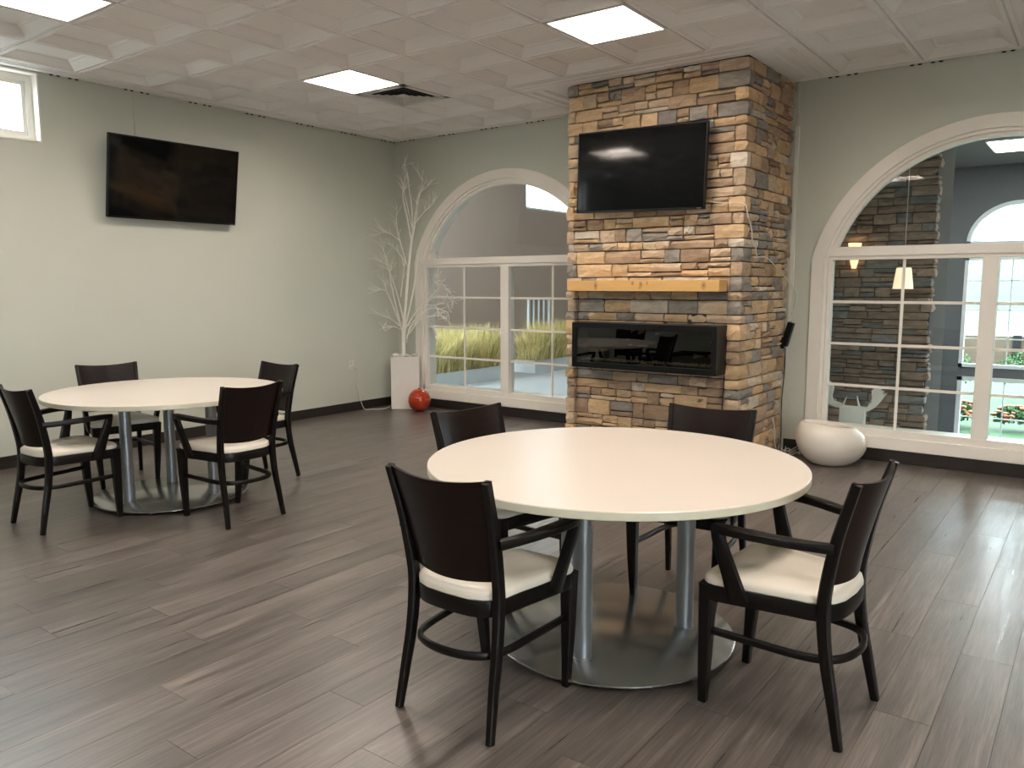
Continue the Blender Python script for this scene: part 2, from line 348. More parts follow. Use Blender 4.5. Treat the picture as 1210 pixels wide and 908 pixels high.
# ------------------------------------------------------------------ windows and back wall
def outline(cx, hw, zb, Rr, zc, d, n=40):
    """closed polyline of the arched opening inset by d"""
    h = hw-d; r = Rr-d; zs = zc+math.sqrt(max(r*r-h*h, 1e-6)); a0 = math.atan2(zs-zc, h); P = [(cx-h, zb+d*0), (cx-h, zs)]
    for k in range(1, n): 
        a = math.pi-a0-(math.pi-2*a0)*k/n; P.append((cx+r*math.cos(a), zc+r*math.sin(a)))
    P += [(cx+h, zs), (cx+h, zb)]
    return P
def ring(bm, A, B, y0, y1, mi=0):
    n = len(A); va = [[bm.verts.new((x, y, z)) for x, z in P] for P, y in ((A, y0), (A, y1), (B, y1), (B, y0))]
    for i in range(n-1):
        for q in range(4):
            a, b = va[q], va[(q+1) % 4]; bm.faces.new((a[i], a[i+1], b[i+1], b[i])).material_index = mi
    for e in (0, n-1): bm.faces.new([va[q][e] for q in range(4)])
WIN = [dict(cx=0.205, hw=1.32, R=1.385, zc=1.305), dict(cx=4.79, hw=1.308, R=1.345, zc=1.352)]
def wall_openings(name, x0, x1, y0, y1, z0, z1, wins, m, zsill=0.15):
    bm = bmesh.new(); xs = x0
    for W_ in wins:
        P = outline(W_['cx'], W_['hw'], zsill, W_['R'], W_['zc'], 0.06)
        a = P[0][0]; b = P[-1][0]
        box(bm, xs, a, y0, y1, z0, z1); box(bm, a, b, y0, y1, z0, zsill)
        A = P[1:-1]; 
        for (xa, za), (xb, zb) in zip(A, A[1:]):
            f = [bm.verts.new(q) for q in ((xa, y0, za), (xb, y0, zb), (xb, y0, z1), (xa, y0, z1))]
            g = [bm.verts.new(q) for q in ((xa, y1, za), (xb, y1, zb), (xb, y1, z1), (xa, y1, z1))]
            bm.faces.new(f); bm.faces.new(g[::-1]); bm.faces.new((f[1], f[0], g[0], g[1])); bm.faces.new((f[3], f[2], g[2], g[3]))
        xs = b
    box(bm, xs, x1, y0, y1, z0, z1)
    o = new_obj(name, bm, m); o['kind'] = 'structure'; return o
wall_openings('wall_back', XL-0.2, XR+0.2, YB, YB+0.2, -0.12, H+0.3, WIN, M['wall'])
for wi, W_ in enumerate(WIN):
    cx, hw, Rr, zc = W_['cx'], W_['hw'], W_['R'], W_['zc']
    win = structure('window_%d' % (wi+1)); gz = 0.258
    o_ = lambda d, zb: outline(cx, hw, zb, Rr, zc, d)
    bm = bmesh.new(); ring(bm, o_(0.0, 0.205), o_(0.092, 0.205), YB-0.028, YB+0.002); ring(bm, o_(0.084, 0.205), o_(0.102, 0.205), YB-0.034, YB+0.01)
    new_obj('casing', bm, M['trim'], win, smooth=True)
    bm = bmesh.new(); ring(bm, o_(0.10, 0.21), o_(0.128, 0.21), YB-0.012, YB+0.19); ring(bm, o_(0.126, 0.23), o_(0.158, 0.23), YB+0.012, YB+0.09)
    new_obj('frame', bm, M['trim'], win, smooth=True)
    bm = bmesh.new(); box(bm, cx-hw+0.10, cx+hw-0.10, YB-0.02, YB+0.10, 1.682, 1.758, bev=0.004); box(bm, cx-hw+0.12, cx+hw-0.12, YB-0.002, YB+0.09, 1.652, 1.684, bev=0.003)
    new_obj('transom', bm, M['trim'], win)
    bm = bmesh.new(); box(bm, cx-0.054, cx+0.054, YB-0.010, YB+0.10, 0.24, 1.66, bev=0.004)
    new_obj('mullion', bm, M['trim'], win)
    bm = bmesh.new(); box(bm, cx-hw+0.10, cx+hw-0.10, YB-0.012, YB+0.19, 0.205, 0.262, bev=0.004)
    new_obj('sill', bm, M['trim'], win)
    bx('apron', cx-hw, cx+hw, YB-0.030, YB+0.002, 0.108, 0.207, M['trim'], win, bev=0.004)
    yg = YB+0.045; zt = 1.655; inn = hw-0.158
    zs = [gz+(zt-gz)*k/4 for k in range(5)]
    for s in (-1, 1):
        xa, xb = sorted((cx+s*0.054, cx+s*inn)); xm = (xa+xb)/2
        bx('muntin', xm-0.0115, xm+0.0115, yg-0.016, yg-0.004, gz, zt, M['trim'], win, bev=0.003)
        for z in zs[1:4]: bx('muntin', xa, xb, yg-0.015, yg-0.0045, z-0.0115, z+0.0115, M['trim'], win, bev=0.003)
        for (a, b) in ((xa, xm), (xm, xb)):
            for z0, z1 in zip(zs, zs[1:]): bx('pane', a, b, yg, yg+0.006, z0, z1, M['glass'], win)
    r = Rr-0.15; za = 1.745; hh = math.sqrt(r*r-(za-zc)**2); a0 = math.atan2(za-zc, hh)
    poly = [(cx+r*math.cos(a0+(math.pi-2*a0)*k/40), zc+r*math.sin(a0+(math.pi-2*a0)*k/40)) for k in range(41)]
    bm = bmesh.new(); prism(bm, poly, yg, yg+0.006); new_obj('arched_pane', bm, M['glass'], win)
# left wall with two clerestory openings
LWIN = [(-4.2, -1.42)]
bm = bmesh.new(); ys = YB
for (a, b) in LWIN:
    box(bm, XL-0.2, XL, b, ys, -0.12, H+0.3); box(bm, XL-0.2, XL, a, b, -0.12, 2.585); box(bm, XL-0.2, XL, a, b, 3.125, H+0.3); ys = a
box(bm, XL-0.2, XL, YF-0.2, ys, -0.12, H+0.3)
o = new_obj('wall_left', bm, M['wall']); o['kind'] = 'structure'
for k, (a, b) in enumerate(LWIN):
    win = structure('window_%d' % (k+3)); z0, z1 = 2.585, 3.125
    bm = bmesh.new()
    for (p, q, r_, s_) in ((a, b, z0, z0+0.012), (a, b, z1-0.012, z1), (a, a+0.012, z0+.012, z1-.012), (b-0.012, b, z0+.012, z1-.012)): box(bm, XL-0.2, XL+0.004, p, q, r_, s_)
    new_obj('reveal', bm, M['trim'], win)
    bm = bmesh.new()
    for d, xx0, xx1, t in ((0.012, XL-0.15, XL-0.09, 0.05), (0.055, XL-0.14, XL-0.105, 0.035)):
        for (p, q, r_, s_) in ((a+d, b-d, z0+d, z0+d+t), (a+d, b-d, z1-d-t, z1-d), (a+d, a+d+t, z0+d+t, z1-d-t), (b-d-t, b-d, z0+d+t, z1-d-t)): box(bm, xx0, xx1, p, q, r_, s_)
    box(bm, XL-0.145, XL-0.1, (a+b)/2-0.03, (a+b)/2+0.03, z0+0.05, z1-0.05)
    new_obj('frame', bm, M['trim'], win)
    bx('pane', XL-0.125, XL-0.119, a+0.06, b-0.06, z0+0.06, z1-0.06, M['glass'], win)
# wall behind the camera and right wall; its unseen window is added for daylight
def holed_wall(name, axis, pos, t, lo, hi, holes, z0h, z1h):
    bm = bmesh.new(); s = lo
    def B(a, b, z0, z1):
        if axis == 'y': box(bm, a, b, pos, pos+t, z0, z1)
        else: box(bm, pos, pos+t, a, b, z0, z1)
    for (a, b) in holes: B(s, a, -0.12, H+0.3); B(a, b, -0.12, z0h); B(a, b, z1h, H+0.3); s = b
    B(s, hi, -0.12, H+0.3); o = new_obj(name, bm, M['wall']); o['kind'] = 'structure'
holed_wall('wall_front', 'y', YF-0.2, 0.2, XL-0.2, XR+0.2, [], 0.9, 2.4)
holed_wall('wall_right', 'x', XR, 0.2, YF, YB, [(-7.2, -4.6)], 0.7, 2.5)
win = structure('window_4'); bm = bmesh.new(); a, b = -7.2, -4.6  # unseen window, added so daylight reaches the left wall
for (p, q, r_, s_) in ((a, b, 0.7, 0.76), (a, b, 2.44, 2.5), (a, a+0.06, 0.76, 2.44), (b-0.06, b, 0.76, 2.44), ((a+b)/2-.03, (a+b)/2+.03, .76, 2.44)): box(bm, XR-0.02, XR+0.14, p, q, r_, s_)
new_obj('frame', bm, M['trim'], win); bx('pane', XR+0.074, XR+0.08, a+0.05, b-0.05, 0.75, 2.45, M['glass'], win)
# baseboards
def baseboard(name, spans):
    bm = bmesh.new()
    for (x0, x1, y0, y1) in spans: box(bm, x0, x1, y0, y1, 0.0, 0.100, bev=0.003)
    o = new_obj(name, bm, M['base']); o['kind'] = 'structure'
baseboard('baseboard_left', [(XL, XL+0.014, YF, YB)])
baseboard('baseboard_back', [(XL+0.014, 1.66, YB-0.014, YB), (3.30, XR, YB-0.014, YB)])
baseboard('baseboard_front', [(XL+0.014, XR, YF, YF+0.014)]); baseboard('baseboard_right', [(XR-0.014, XR, YF+0.014, YB-0.014)])
# ------------------------------------------------------------------ ledgestone
def rock(bm, x0, x1, y0, y1, z0, z1, rg, face='y', nx=3, nz=2, mi=0, amp=1.0):
    """a split-faced stone: back flat, front (towards -Y for face y, towards +X for face x, both for corner) uneven"""
    ny = 1 if face != 'c' else 2
    if face == 'x': nx, ny = 1, 3
    g = {}
    def V(i, j, k):
        if (i, j, k) not in g:
            x = x0+(x1-x0)*i/nx; y = y0+(y1-y0)*j/ny; z = z0+(z1-z0)*k/nz
            if 0 < i < nx: x += rg.uniform(-.12, .12)*(x1-x0)
            if 0 < k < nz: z += rg.uniform(-.18, .18)*(z1-z0)
            e = 0.004*amp; out = rg.uniform(-0.007, 0.007)*amp
            edge = (k in (0, nz))
            if face in 'yc' and j == 0:
                y += -out+(0.007 if edge else -0.003)+(0.004 if i in (0, nx) and face == 'y' else 0)
                if face == 'y' and i in (0, nx): x += (e if i == 0 else -e)*rg.uniform(0, 1.2)
                if edge: z += (1 if k == 0 else -1)*rg.uniform(0, 0.006)
            if face in 'xc' and i == nx:
                x += out-(0.007 if edge else -0.003)
                if edge: z += (1 if k == 0 else -1)*rg.uniform(0, 0.006)
            g[(i, j, k)] = bm.verts.new((x, y, z))
        return g[(i, j, k)]
    def q(a, b, c, d): bm.faces.new((a, b, c, d)).material_index = mi
    for i in range(nx):
        for k in range(nz):
            q(V(i, 0, k), V(i+1, 0, k), V(i+1, 0, k+1), V(i, 0, k+1)); q(V(i, ny, k), V(i, ny, k+1), V(i+1, ny, k+1), V(i+1, ny, k))
    for j in range(ny):
        for k in range(nz):
            q(V(0, j, k), V(0, j, k+1), V(0, j+1, k+1), V(0, j+1, k)); q(V(nx, j, k), V(nx, j+1, k), V(nx, j+1, k+1), V(nx, j, k+1))
    for i in range(nx):
        for j in range(ny):
            q(V(i, j, 0), V(i, j+1, 0), V(i+1, j+1, 0), V(i+1, j, 0)); q(V(i, j, nz), V(i+1, j, nz), V(i+1, j+1, nz), V(i, j+1, nz))
def course_heights(z0, z1, rg, lo=0.062, hi=0.135):
    zs = [z0]
    while zs[-1] < z1-0.02:
        h = rg.choice([rg.uniform(lo, lo+0.02), rg.uniform(lo+.02, hi-.015), rg.uniform(hi-.025, hi)])
        if z1-(zs[-1]+h) < lo*0.8: h = z1-zs[-1]
        zs.append(zs[-1]+h)
    return zs
def lay(a, b, z0, z1, rg, lo=0.10, hi=0.40):
    """fill a course with stones, some stacked two high; returns rects"""
    out = []; x = a
    while x < b-0.01:
        l_ = rg.choice([rg.uniform(lo, 0.16), rg.uniform(0.14, 0.24), rg.uniform(0.22, hi)])
        if b-(x+l_) < lo*0.7: l_ = b-x
        if (z1-z0) > 0.085 and rg.random() < 0.5:
            zm = z0+(z1-z0)*rg.choice([0.35, 0.5, 0.62]); out.append((x, x+l_, z0, zm))
            if l_ > 0.22 and rg.random() < 0.5: xm = x+l_*rg.uniform(.35, .65); out += [(x, xm, zm, z1), (xm, x+l_, zm, z1)]
            else: out.append((x, x+l_, zm, z1))
        else: out.append((x, x+l_, z0, z1))
        x += l_
    return out
FX0, FX1, FY = 1.690, 3.275, 1.490
fire = empty('stone_fireplace', ((FX0+FX1)/2, FY, 0)); ox, oy = fire.location.x, fire.location.y
tag(fire, 'tall chimney breast of tan and grey ledgestone between the two arched windows', 'fireplace')
def fpart(name, bm, mats, **k):
    o = new_obj(name, bm, mats, fire, **k); o.location = (-ox, -oy, 0); return o
bm = bmesh.new()
box(bm, FX0+0.03, FX1-0.03, FY+0.06, YB-0.002, 0.0, H-0.001)
fpart('core', bm, M['mortar'])
rg = random.Random(11); zs = course_heights(0.0, H-0.004, rg); stones = []
MZ0, MZ1 = 1.397, 1.486
PX0, PX1 = 1.775, 3.150
for z0, z1 in zip(zs, zs[1:]):
    # corner stones
    cw, cd = rg.choice([(0.10, 0.20), (0.13, 0.12), (0.125, 0.07), (0.24, 0.10)]); low = (z0+z1)/2 < 1.42
    if low: cw = FX1-PX1-0.004
    pr_ = rg.uniform(-0.012, 0.010)
    stones.append(('c', FX1-cw, FX1+pr_, FY-pr_, FY+cd, z0, z1))
    lw = PX0-FX0 if low else rg.choice([0.07, 0.10, 0.15])
    stones.append(('y', FX0+rg.uniform(-0.014, 0.012), FX0+lw, FY+rg.uniform(-0.012, 0.012), FY+0.16, z0, z1))
    dy = 0.040 if low else 0.0
    for (a, b, c, d) in lay(FX0+lw, FX1-cw-(0.006 if low else 0), z0, z1, rg):
        stones.append(('y', a, b, FY+dy+rg.uniform(-0.014, 0.012), FY+0.09, c, d))
    for (a, b, c, d) in lay(FY+cd, YB-0.004, z0, z1, rg, 0.08, 0.30):
        stones.append(('x', FX1-0.08, FX1+rg.uniform(-0.012, 0.012), a, b, c, d))
    for (a, b, c, d) in lay(FY+0.16, YB-0.004, z0, z1, rg, 0.12, 0.34):
        stones.append(('b', FX0+rg.uniform(-0.010, 0.012), FX0+0.08, a, b, c, d))
def rank(s):
    k, x0, x1, y0, y1, z0, z1 = s
    if k == 'b': return 9e9
    hid = (1.9 < (x0+x1)/2 < 3.0 and k == 'y' and (2.08 < (z0+z1)/2 < 2.64 or 0.78 < (z0+z1)/2 < 1.1 or z1 < 0.30))
    ar = (x1-x0)*(z1-z0) if k in 'yc' else (y1-y0)*(z1-z0)*0.45
    return -ar+(1.0 if hid else 0)
stones.sort(key=rank)
def stone_mesh(bm, s, rg, mi=0):
    k, x0, x1, y0, y1, z0, z1 = s; g_ = 0.0022
    if k == 'b': box(bm, x0, x1, y0+g_, y1-g_, z0+g_, z1-g_, mi); return
    if k == 'y': x0 += g_; x1 -= g_
    if k == 'x': y0 += g_; y1 -= g_
    if k == 'c': x0 += g_; y1 -= g_
    rock(bm, x0, x1, y0, y1, z0+g_, z1-g_, rg, k, mi=mi)
def pick(pal, rg, s): return rg.randrange(len(pal))
for s in stones[:300]:
    bm = bmesh.new(); stone_mesh(bm, s, rg); fpart('stone', bm, FIRESTONES[rg.randrange(len(FIRESTONES))])
pal = [SG, ST, SB, SY, SP]; wts = [0, 0, 0, 1, 1, 1, 2, 2, 3, 3, 4]
bm = bmesh.new()
for s in stones[300:]: stone_mesh(bm, s, rg, rg.choice(wts))
fpart('remaining_stones', bm, pal, kind='stuff')
# mantel board with knots
man = empty('mantel_board', (2.47, FY, MZ0)); tag(man, 'golden pine mantel board with dark knots fixed across the stone chimney breast', 'mantel')
bm = bmesh.new(); box(bm, 1.79-2.47, 3.150-2.47, -0.145, 0.005, 0, MZ1-MZ0, bev=0.004); new_obj('board', bm, M['mantel'], man)
bm = bmesh.new()
for kx, kz, sx, sz in ((-0.40, 0.045, 0.016, 0.038), (-0.055, 0.066, 0.013, 0.018), (0.02, 0.058, 0.016, 0.022), (0.012, 0.028, 0.010, 0.012), (0.075, 0.066, 0.008, 0.017), (0.555, 0.045, 0.020, 0.030)):
    for ri, ro in ((0, 0.45), (0.65, 0.8), (0.92, 1.0)):
        for k in range(16):
            a, b = 2*math.pi*k/16, 2*math.pi*(k+1)/16
            P = [bm.verts.new((kx+sx*q*math.cos(t), -0.1456, kz+sz*q*math.sin(t))) for q, t in ((ri, a), (ro, a), (ro, b), (ri, b))]
            if ri == 0: bm.faces.new(P[1:])
            else: bm.faces.new(P)
new_obj('knots', bm, M['knot'], man, label='dark grain knots')
# electric fireplace insert
ef = empty('electric_fireplace', (2.52, 1.48, 0.757)); tag(ef, 'long black electric fireplace with glass front set into the stone below the mantel board', 'fireplace')
def ep(name, parts, m, **k):
    bm = bmesh.new()
    for p in parts: box(bm, *p[:6], bev=(p[6] if len(p) > 6 else 0))
    return new_obj(name, bm, m, ef, **k)
w2, hh, f = 0.645, 0.378, -0.190
ep('housing', [(-w2+.012, w2-.012, 0.038, 0.048, .01, hh-.01), (-w2+.006, w2-.006, f+.03, 0.04, 0.0, .02), (-w2+.006, w2-.006, f+.03, 0.04, hh-.02, hh), (-w2+.002, -w2+.02, f+.03, 0.04, 0, hh), (w2-.02, w2-.002, f+.03, 0.04, 0, hh)], M['black'])
ep('front_frame', [(-w2, w2, f, f+.03, 0, .048, .003), (-w2, w2, f, f+.03, hh-.045, hh, .003), (-w2, -w2+.042, f, f+.03, .04, hh-.04, .003), (w2-.042, w2, f, f+.03, .04, hh-.04, .003)], M['black'])
ep('glass_front', [(-w2+.038, w2-.038, f+.012, f+.016, .044, hh-.04)], M['smoke'])
ep('ember_tray', [(-w2+.04, w2-.04, f+.04, f+.16, .02, .058)], M['black'])
bm = bmesh.new(); rg = random.Random(4)
for k in range(230):
    r = rg.uniform(.006, .012); c = Vector((rg.uniform(-w2+.07, w2-.07), f+.05+rg.uniform(0, .09), .060+rg.uniform(0, .012)))
    mt = Matrix.Translation(c) @ Matrix.Rotation(rg.uniform(0, 3), 4, 'X') @ Matrix.Rotation(rg.uniform(0, 3), 4, 'Z') @ Matrix.Diagonal((1.3, .9, .8, 1))
    bmesh.ops.create_icosphere(bm, subdivisions=1, radius=r, matrix=mt)
new_obj('crystals', bm, M['gravel'], ef, kind='stuff')
# gas key valve in the stone, behind the chair
kv = empty('key_valve', (2.955, FY+0.03, 0.53)); tag(kv, 'small chrome key valve on the stone face behind the chair back', 'valve')
bm = bmesh.new(); sweep(bm, [(0, 0.02, 0), (0, -0.035, 0)], (0.022, 0.022), ns=12, pw=1); new_obj('collar', bm, M['chrome'], kv)
bm = bmesh.new(); sweep(bm, [(0, -0.035, 0), (0, -0.06, 0.002)], (0.012, 0.030), ns=8); new_obj('key', bm, M['chrome'], kv)
# ------------------------------------------------------------------ televisions
def tv(name, w_, h_, loc, rz, tilt, roll, gap_, label):
    t = empty(name, loc, rz); tag(t, label, 'television')
    # local: screen faces -Y, centre at origin
    mt = Matrix.Rotation(roll, 4, 'Y') @ Matrix.Rotation(tilt, 4, 'X')
    def P(nm, parts, m, bev=0.0):
        bm = bmesh.new()
        for p in parts: box(bm, *p, bev=bev)
        bmesh.ops.transform(bm, matrix=mt, verts=bm.verts); return new_obj(nm, bm, m, t)
    a, b = w_/2, h_/2
    P('housing', [(-a, a, -0.004, 0.028, -b, b)], M['black'], 0.004); P('back_box', [(-a*.75, a*.75, 0.028, 0.055, -b*.8, b*.25)], M['black'])
    s = P('bezel', [(-a, a, -0.010, -0.003, b-.011, b), (-a, a, -0.010, -0.003, -b, -b+.017), (-a, -a+.010, -0.010, -0.003, -b, b), (a-.010, a, -0.010, -0.003, -b, b)], M['black'])
    P('screen', [(-a+.009, a-.009, -0.0065, -0.003, -b+.016, b-.010)], M['screen'])
    P('badge', [(a-.060, a-.024, -0.0115, -0.0095, -b+.005, -b+.010)], M['chrome'])
    bm = bmesh.new()
    for sx in (-.16, .16): box(bm, sx-.02, sx+.02, 0.05, 0.06, -b*.75, b*.7)
    bmesh.ops.transform(bm, matrix=mt, verts=bm.verts)
    box(bm, -.22, .22, gap_-.012, gap_, -.10, .10); box(bm, -.03, .03, 0.05, gap_-.005, -.05, .05)
    new_obj('wall_bracket', bm, M['black'], t); return t
tv('television', 1.135, 0.650, (2.443, 1.37, 2.360), 0, 0, R(1.3), 0.10, 'black flatscreen television mounted on the stone chimney breast above the mantel')
tv('television', 1.240, 0.695, (XL+0.135, -0.357, 2.372), R(90), R(9), 0, 0.133, 'large black flatscreen television tilted down on the sage left wall')
# cables of the televisions
bm = bmesh.new(); tube(bm, [(XL+0.004, -0.642, H), (XL+0.004, -0.644, 2.66)], 0.007); tag(new_obj('television_cable', bm, M['cord']), 'thin white cable running from ceiling down to the television on the left wall', 'cable')
rc = bx('cable_raceway', 3.298, 3.330, YB-0.022, YB, 1.135, H-0.36, M['white']); tag(rc, 'white plastic cable raceway on the wall beside the stone chimney breast', 'raceway')
bm = bmesh.new(); tube(bm, [(3.309, YB-0.010, H), (3.312, YB-0.010, H-0.36)], 0.006); tube(bm, [(3.320, YB-0.012, H), (3.319, YB-0.012, H-0.36)], 0.005)
tag(new_obj('cable_pair', bm, M['cord']), 'two white cables entering the ceiling above the raceway', 'cable')
bm = bmesh.new(); tube(bm, smooth_path([(3.00, FY-0.035, 2.085), (3.10, FY-0.032, 2.068), (3.22, FY-0.034, 2.064), (3.285, FY-0.028, 2.045), (3.302, FY-0.01, 1.97), (3.305, 1.53, 1.91), (3.305, 1.575, 1.84), (3.308, 1.58, 1.76), (3.306, 1.66, 1.735), (3.306, 1.70, 1.67), (3.306, 1.80, 1.668), (3.31, 1.94, 1.655), (3.315, 2.20, 1.565), (3.33, 2.42, 1.47), (3.37, 2.50, 1.38), (3.365, 2.52, 1.28), (3.325, 2.525, 1.19)], 5), 0.0042)
tag(new_obj('television_cord', bm, M['cord']), 'white cord draped over the stone corner from the television to the wall raceway', 'cord')
pa = empty('power_adapter', (3.312, 2.515, 1.02)); tag(pa, 'black power strip hanging tilted at the foot of the raceway', 'power adapter')
bm = bmesh.new(); box(bm, -.02, .03, -.055, .0, -.10, .11, bev=.004); bmesh.ops.transform(bm, matrix=Matrix.Rotation(R(15), 4, 'Y'), verts=bm.verts); new_obj('case', bm, M['black'], pa)
bm = bmesh.new(); box(bm, -.052, -.018, -.075, -.03, -.12, -.02, bev=.003); new_obj('plug', bm, M['black'], pa)
bm = bmesh.new(); tube(bm, smooth_path([(-.01, -.03, -.11), (-.012, -.02, -.3), (-.025, -.025, -.6), (-.02, -.02, -.85), (-.01, -.06, -1.013)], 5), .0042); new_obj('lead', bm, M['blackcord'], pa)
rg = random.Random(3)
bm = bmesh.new()
for q in range(3):
    pts = []
    for k in range(15):
        t = k/14; pts.append((3.33+0.22*t+0.01*q, 2.38+0.10*math.sin(t*9+q*2.1)+0.02*q, 0.006+0.010*q+0.006*math.sin(t*13+q)+0.02*abs(math.sin(t*6+q))))
    tube(bm, smooth_path(pts, 4), 0.0045)
tube(bm, smooth_path([(3.313, 2.20, 0.33), (3.33, 2.22, 0.20), (3.325, 2.24, 0.10), (3.35, 2.30, 0.01), (3.45, 2.36, 0.006)], 5), 0.004)
tube(bm, smooth_path([(3.31, 2.10, 0.22), (3.325, 2.15, 0.24), (3.33, 2.20, 0.16)], 5), 0.004)
tag(new_obj('cord_tangle', bm, M['cord']), 'tangle of white cords on the floor between the stone chimney and white round pot', 'cord')
bm = bmesh.new(); tube(bm, smooth_path([(3.146, FY+0.02, 0.76), (3.147, FY+0.01, 0.62), (3.152, FY-0.02, 0.5), (3.16, FY-0.03, 0.35)], 5), 0.005)
tag(new_obj('fireplace_cord', bm, M['blackcord']), 'black cord hanging from the electric fireplace down the stone joint', 'cord')
# outlet and its cord on the left wall
ou = empty('wall_outlet', (XL, 1.783, 0.535)); tag(ou, 'white wall outlet with two plugs low on the left wall', 'outlet')
bm = bmesh.new(); box(bm, 0, .006, -.036, .036, -.058, .058, bev=.002); new_obj('plate', bm, M['white'], ou)
for z in (.024, -.022):
    bm = bmesh.new(); sweep(bm, [(.005, 0, z), (.03, 0, z)], (.03, .028), ns=10, pw=.7); new_obj('plug', bm, M['white'], ou)
bm = bmesh.new(); tube(bm, smooth_path([(XL+.03, 1.79, .513), (XL+.05, 1.83, .49), (XL+.035, 1.83, .36), (XL+.03, 1.86, .2), (XL+.04, 1.90, .06), (XL+.07, 1.92, .006), (XL+.12, 1.98, .006), (XL+.20, 2.03, .006), (XL+.19, 2.16, .006), (XL+.12, 2.29, .006)], 5), .0045)
tag(new_obj('outlet_cord', bm, M['cord']), 'white cord from the wall outlet down to the floor behind the square planter', 'cord')
# ------------------------------------------------------------------ ceiling lights and vent
def make_light():
    t = empty('ceiling_light', (0, 0, 0)); h = T/2-0.0065
    bm = bmesh.new()
    for (a, b, c, d) in ((-h, h, -h, -h+.022), (-h, h, h-.022, h), (-h, -h+.022, -h, h), (h-.022, h, -h, h)): box(bm, a, b, c, d, -0.003, 0.11)
    new_obj('frame', bm, M['tee'], t)
    bm = bmesh.new(); q = h-.022
    vs = [bm.verts.new(p) for p in ((-q, -q, .080), (q, -q, .080), (q, q, .080), (-q, q, .080), (-q*.72, -q*.72, .098), (q*.72, -q*.72, .098), (q*.72, q*.72, .098), (-q*.72, q*.72, .098))]
    bm.faces.new(vs[4:]); 
    for k in range(4): bm.faces.new((vs[k], vs[(k+1) % 4], vs[4+(k+1) % 4], vs[4+k]))
    new_obj('diffuser', bm, M['lens'], t)
    return t
proto = make_light(); first = True
LL = {(0, -4): 'lit square ceiling light at upper left, above the left wall window', (0, 0): 'lit square ceiling light next to the air vent', (4, 0): 'lit square ceiling light in front of the stone chimney breast'}
for (i, j) in LIGHTS:
    if (i, j) == (0, -4) or first: pass
    if first: o = proto; first = False
    else:
        o = proto.copy(); col.objects.link(o)
        for ch in proto.children: c = ch.copy(); col.objects.link(c); c.parent = o
    o.location = ((i+.5)*T, (j+.5)*T, H)
    tag(o, LL.get((i, j), 'lit square ceiling light above or behind the viewer, outside the picture'), 'ceiling light', 'square ceiling lights')
v = empty('air_vent', ((VENT[0]+.5)*T, (VENT[1]+.5)*T, H)); tag(v, 'square metal ceiling air vent with nested louvres beside a ceiling light', 'air vent')
h = T/2-.013; bm = bmesh.new()
for (a, b, c, d) in ((-h, h, -h, -h+.05), (-h, h, h-.05, h), (-h, -h+.05, -h, h), (h-.05, h, -h, h)): box(bm, a, b, c, d, -.004, .004)
new_obj('frame', bm, M['tee'], v); bx('duct', -h, h, -h, h, .09, .1, M['dark'], v)
for q in (.240, .190, .140, .090):
    bm = bmesh.new(); A = [(q, .002), (q-.037, .009)]
    for s in range(4):
        m4 = Matrix.Rotation(s*math.pi/2, 3, 'Z'); vs = [bm.verts.new(m4 @ Vector(p)) for p in ((-A[0][0], -A[0][0], A[0][1]-.004), (A[0][0], -A[0][0], A[0][1]-.004), (A[1][0], -A[1][0], A[1][1]), (-A[1][0], -A[1][0], A[1][1]))]; bm.faces.new(vs)
    bmesh.ops.solidify(bm, geom=bm.faces[:], thickness=.003); new_obj('louvre', bm, M['grille'], v)
bx('centre_plate', -.045, .045, -.045, .045, .000, .004, M['grille'], v)
# ------------------------------------------------------------------ tables
def make_table(loc, rot, label):
    t = empty('round_table', loc, rot); tag(t, label, 'table', 'round meeting tables'); r = .757; z1 = .742
    bm = bmesh.new(); lathe(bm, [(0, z1), (r-.003, z1), (r, z1-.003)], 96, mi=0); lathe(bm, [(r, z1-.003), (r, z1-.028), (r-.003, z1-.031), (0, z1-.031)], 96, mi=1)
    bmesh.ops.remove_doubles(bm, verts=bm.verts, dist=1e-5); new_obj('tabletop', bm, [M['cream'], M['edge']], t, smooth=True)
    bm = bmesh.new(); lathe(bm, [(0, .018), (.494, .018), (.499, .021), (.499, .027), (.495, .030), (0, .030)], 96); new_obj('base_plate', bm, M['disc'], t, smooth=True)
    for k in range(3):
        a = R(-82+120*k); c = (.305*math.cos(a), .305*math.sin(a))
        bm = bmesh.new(); lathe(bm, [(.037, .030), (.037, z1-.032)], 32, c); f_ = new_obj('column', bm, M['silver'], t, smooth=True)
        bm = bmesh.new(); lathe(bm, [(.0375, .0305), (.040, .0305), (.040, .034), (.0375, .036)], 32, c); new_obj('collar', bm, M['silver'], f_, smooth=True)
    for k in range(6):
        a = R(20+60*k); bm = bmesh.new(); lathe(bm, [(0, 0), (.020, 0), (.020, .006), (.007, .008), (.007, .019)], 16, (.43*math.cos(a), .43*math.sin(a))); new_obj('levelling_foot', bm, M['chrome'], t, smooth=True)
    return t
make_table((3.945, -1.657, 0), 0, 'large round cream table in the foreground on a silver disc base')
make_table((0.405, -1.535, 0), R(-8), 'round cream table farther off on the left, near the plain wall')
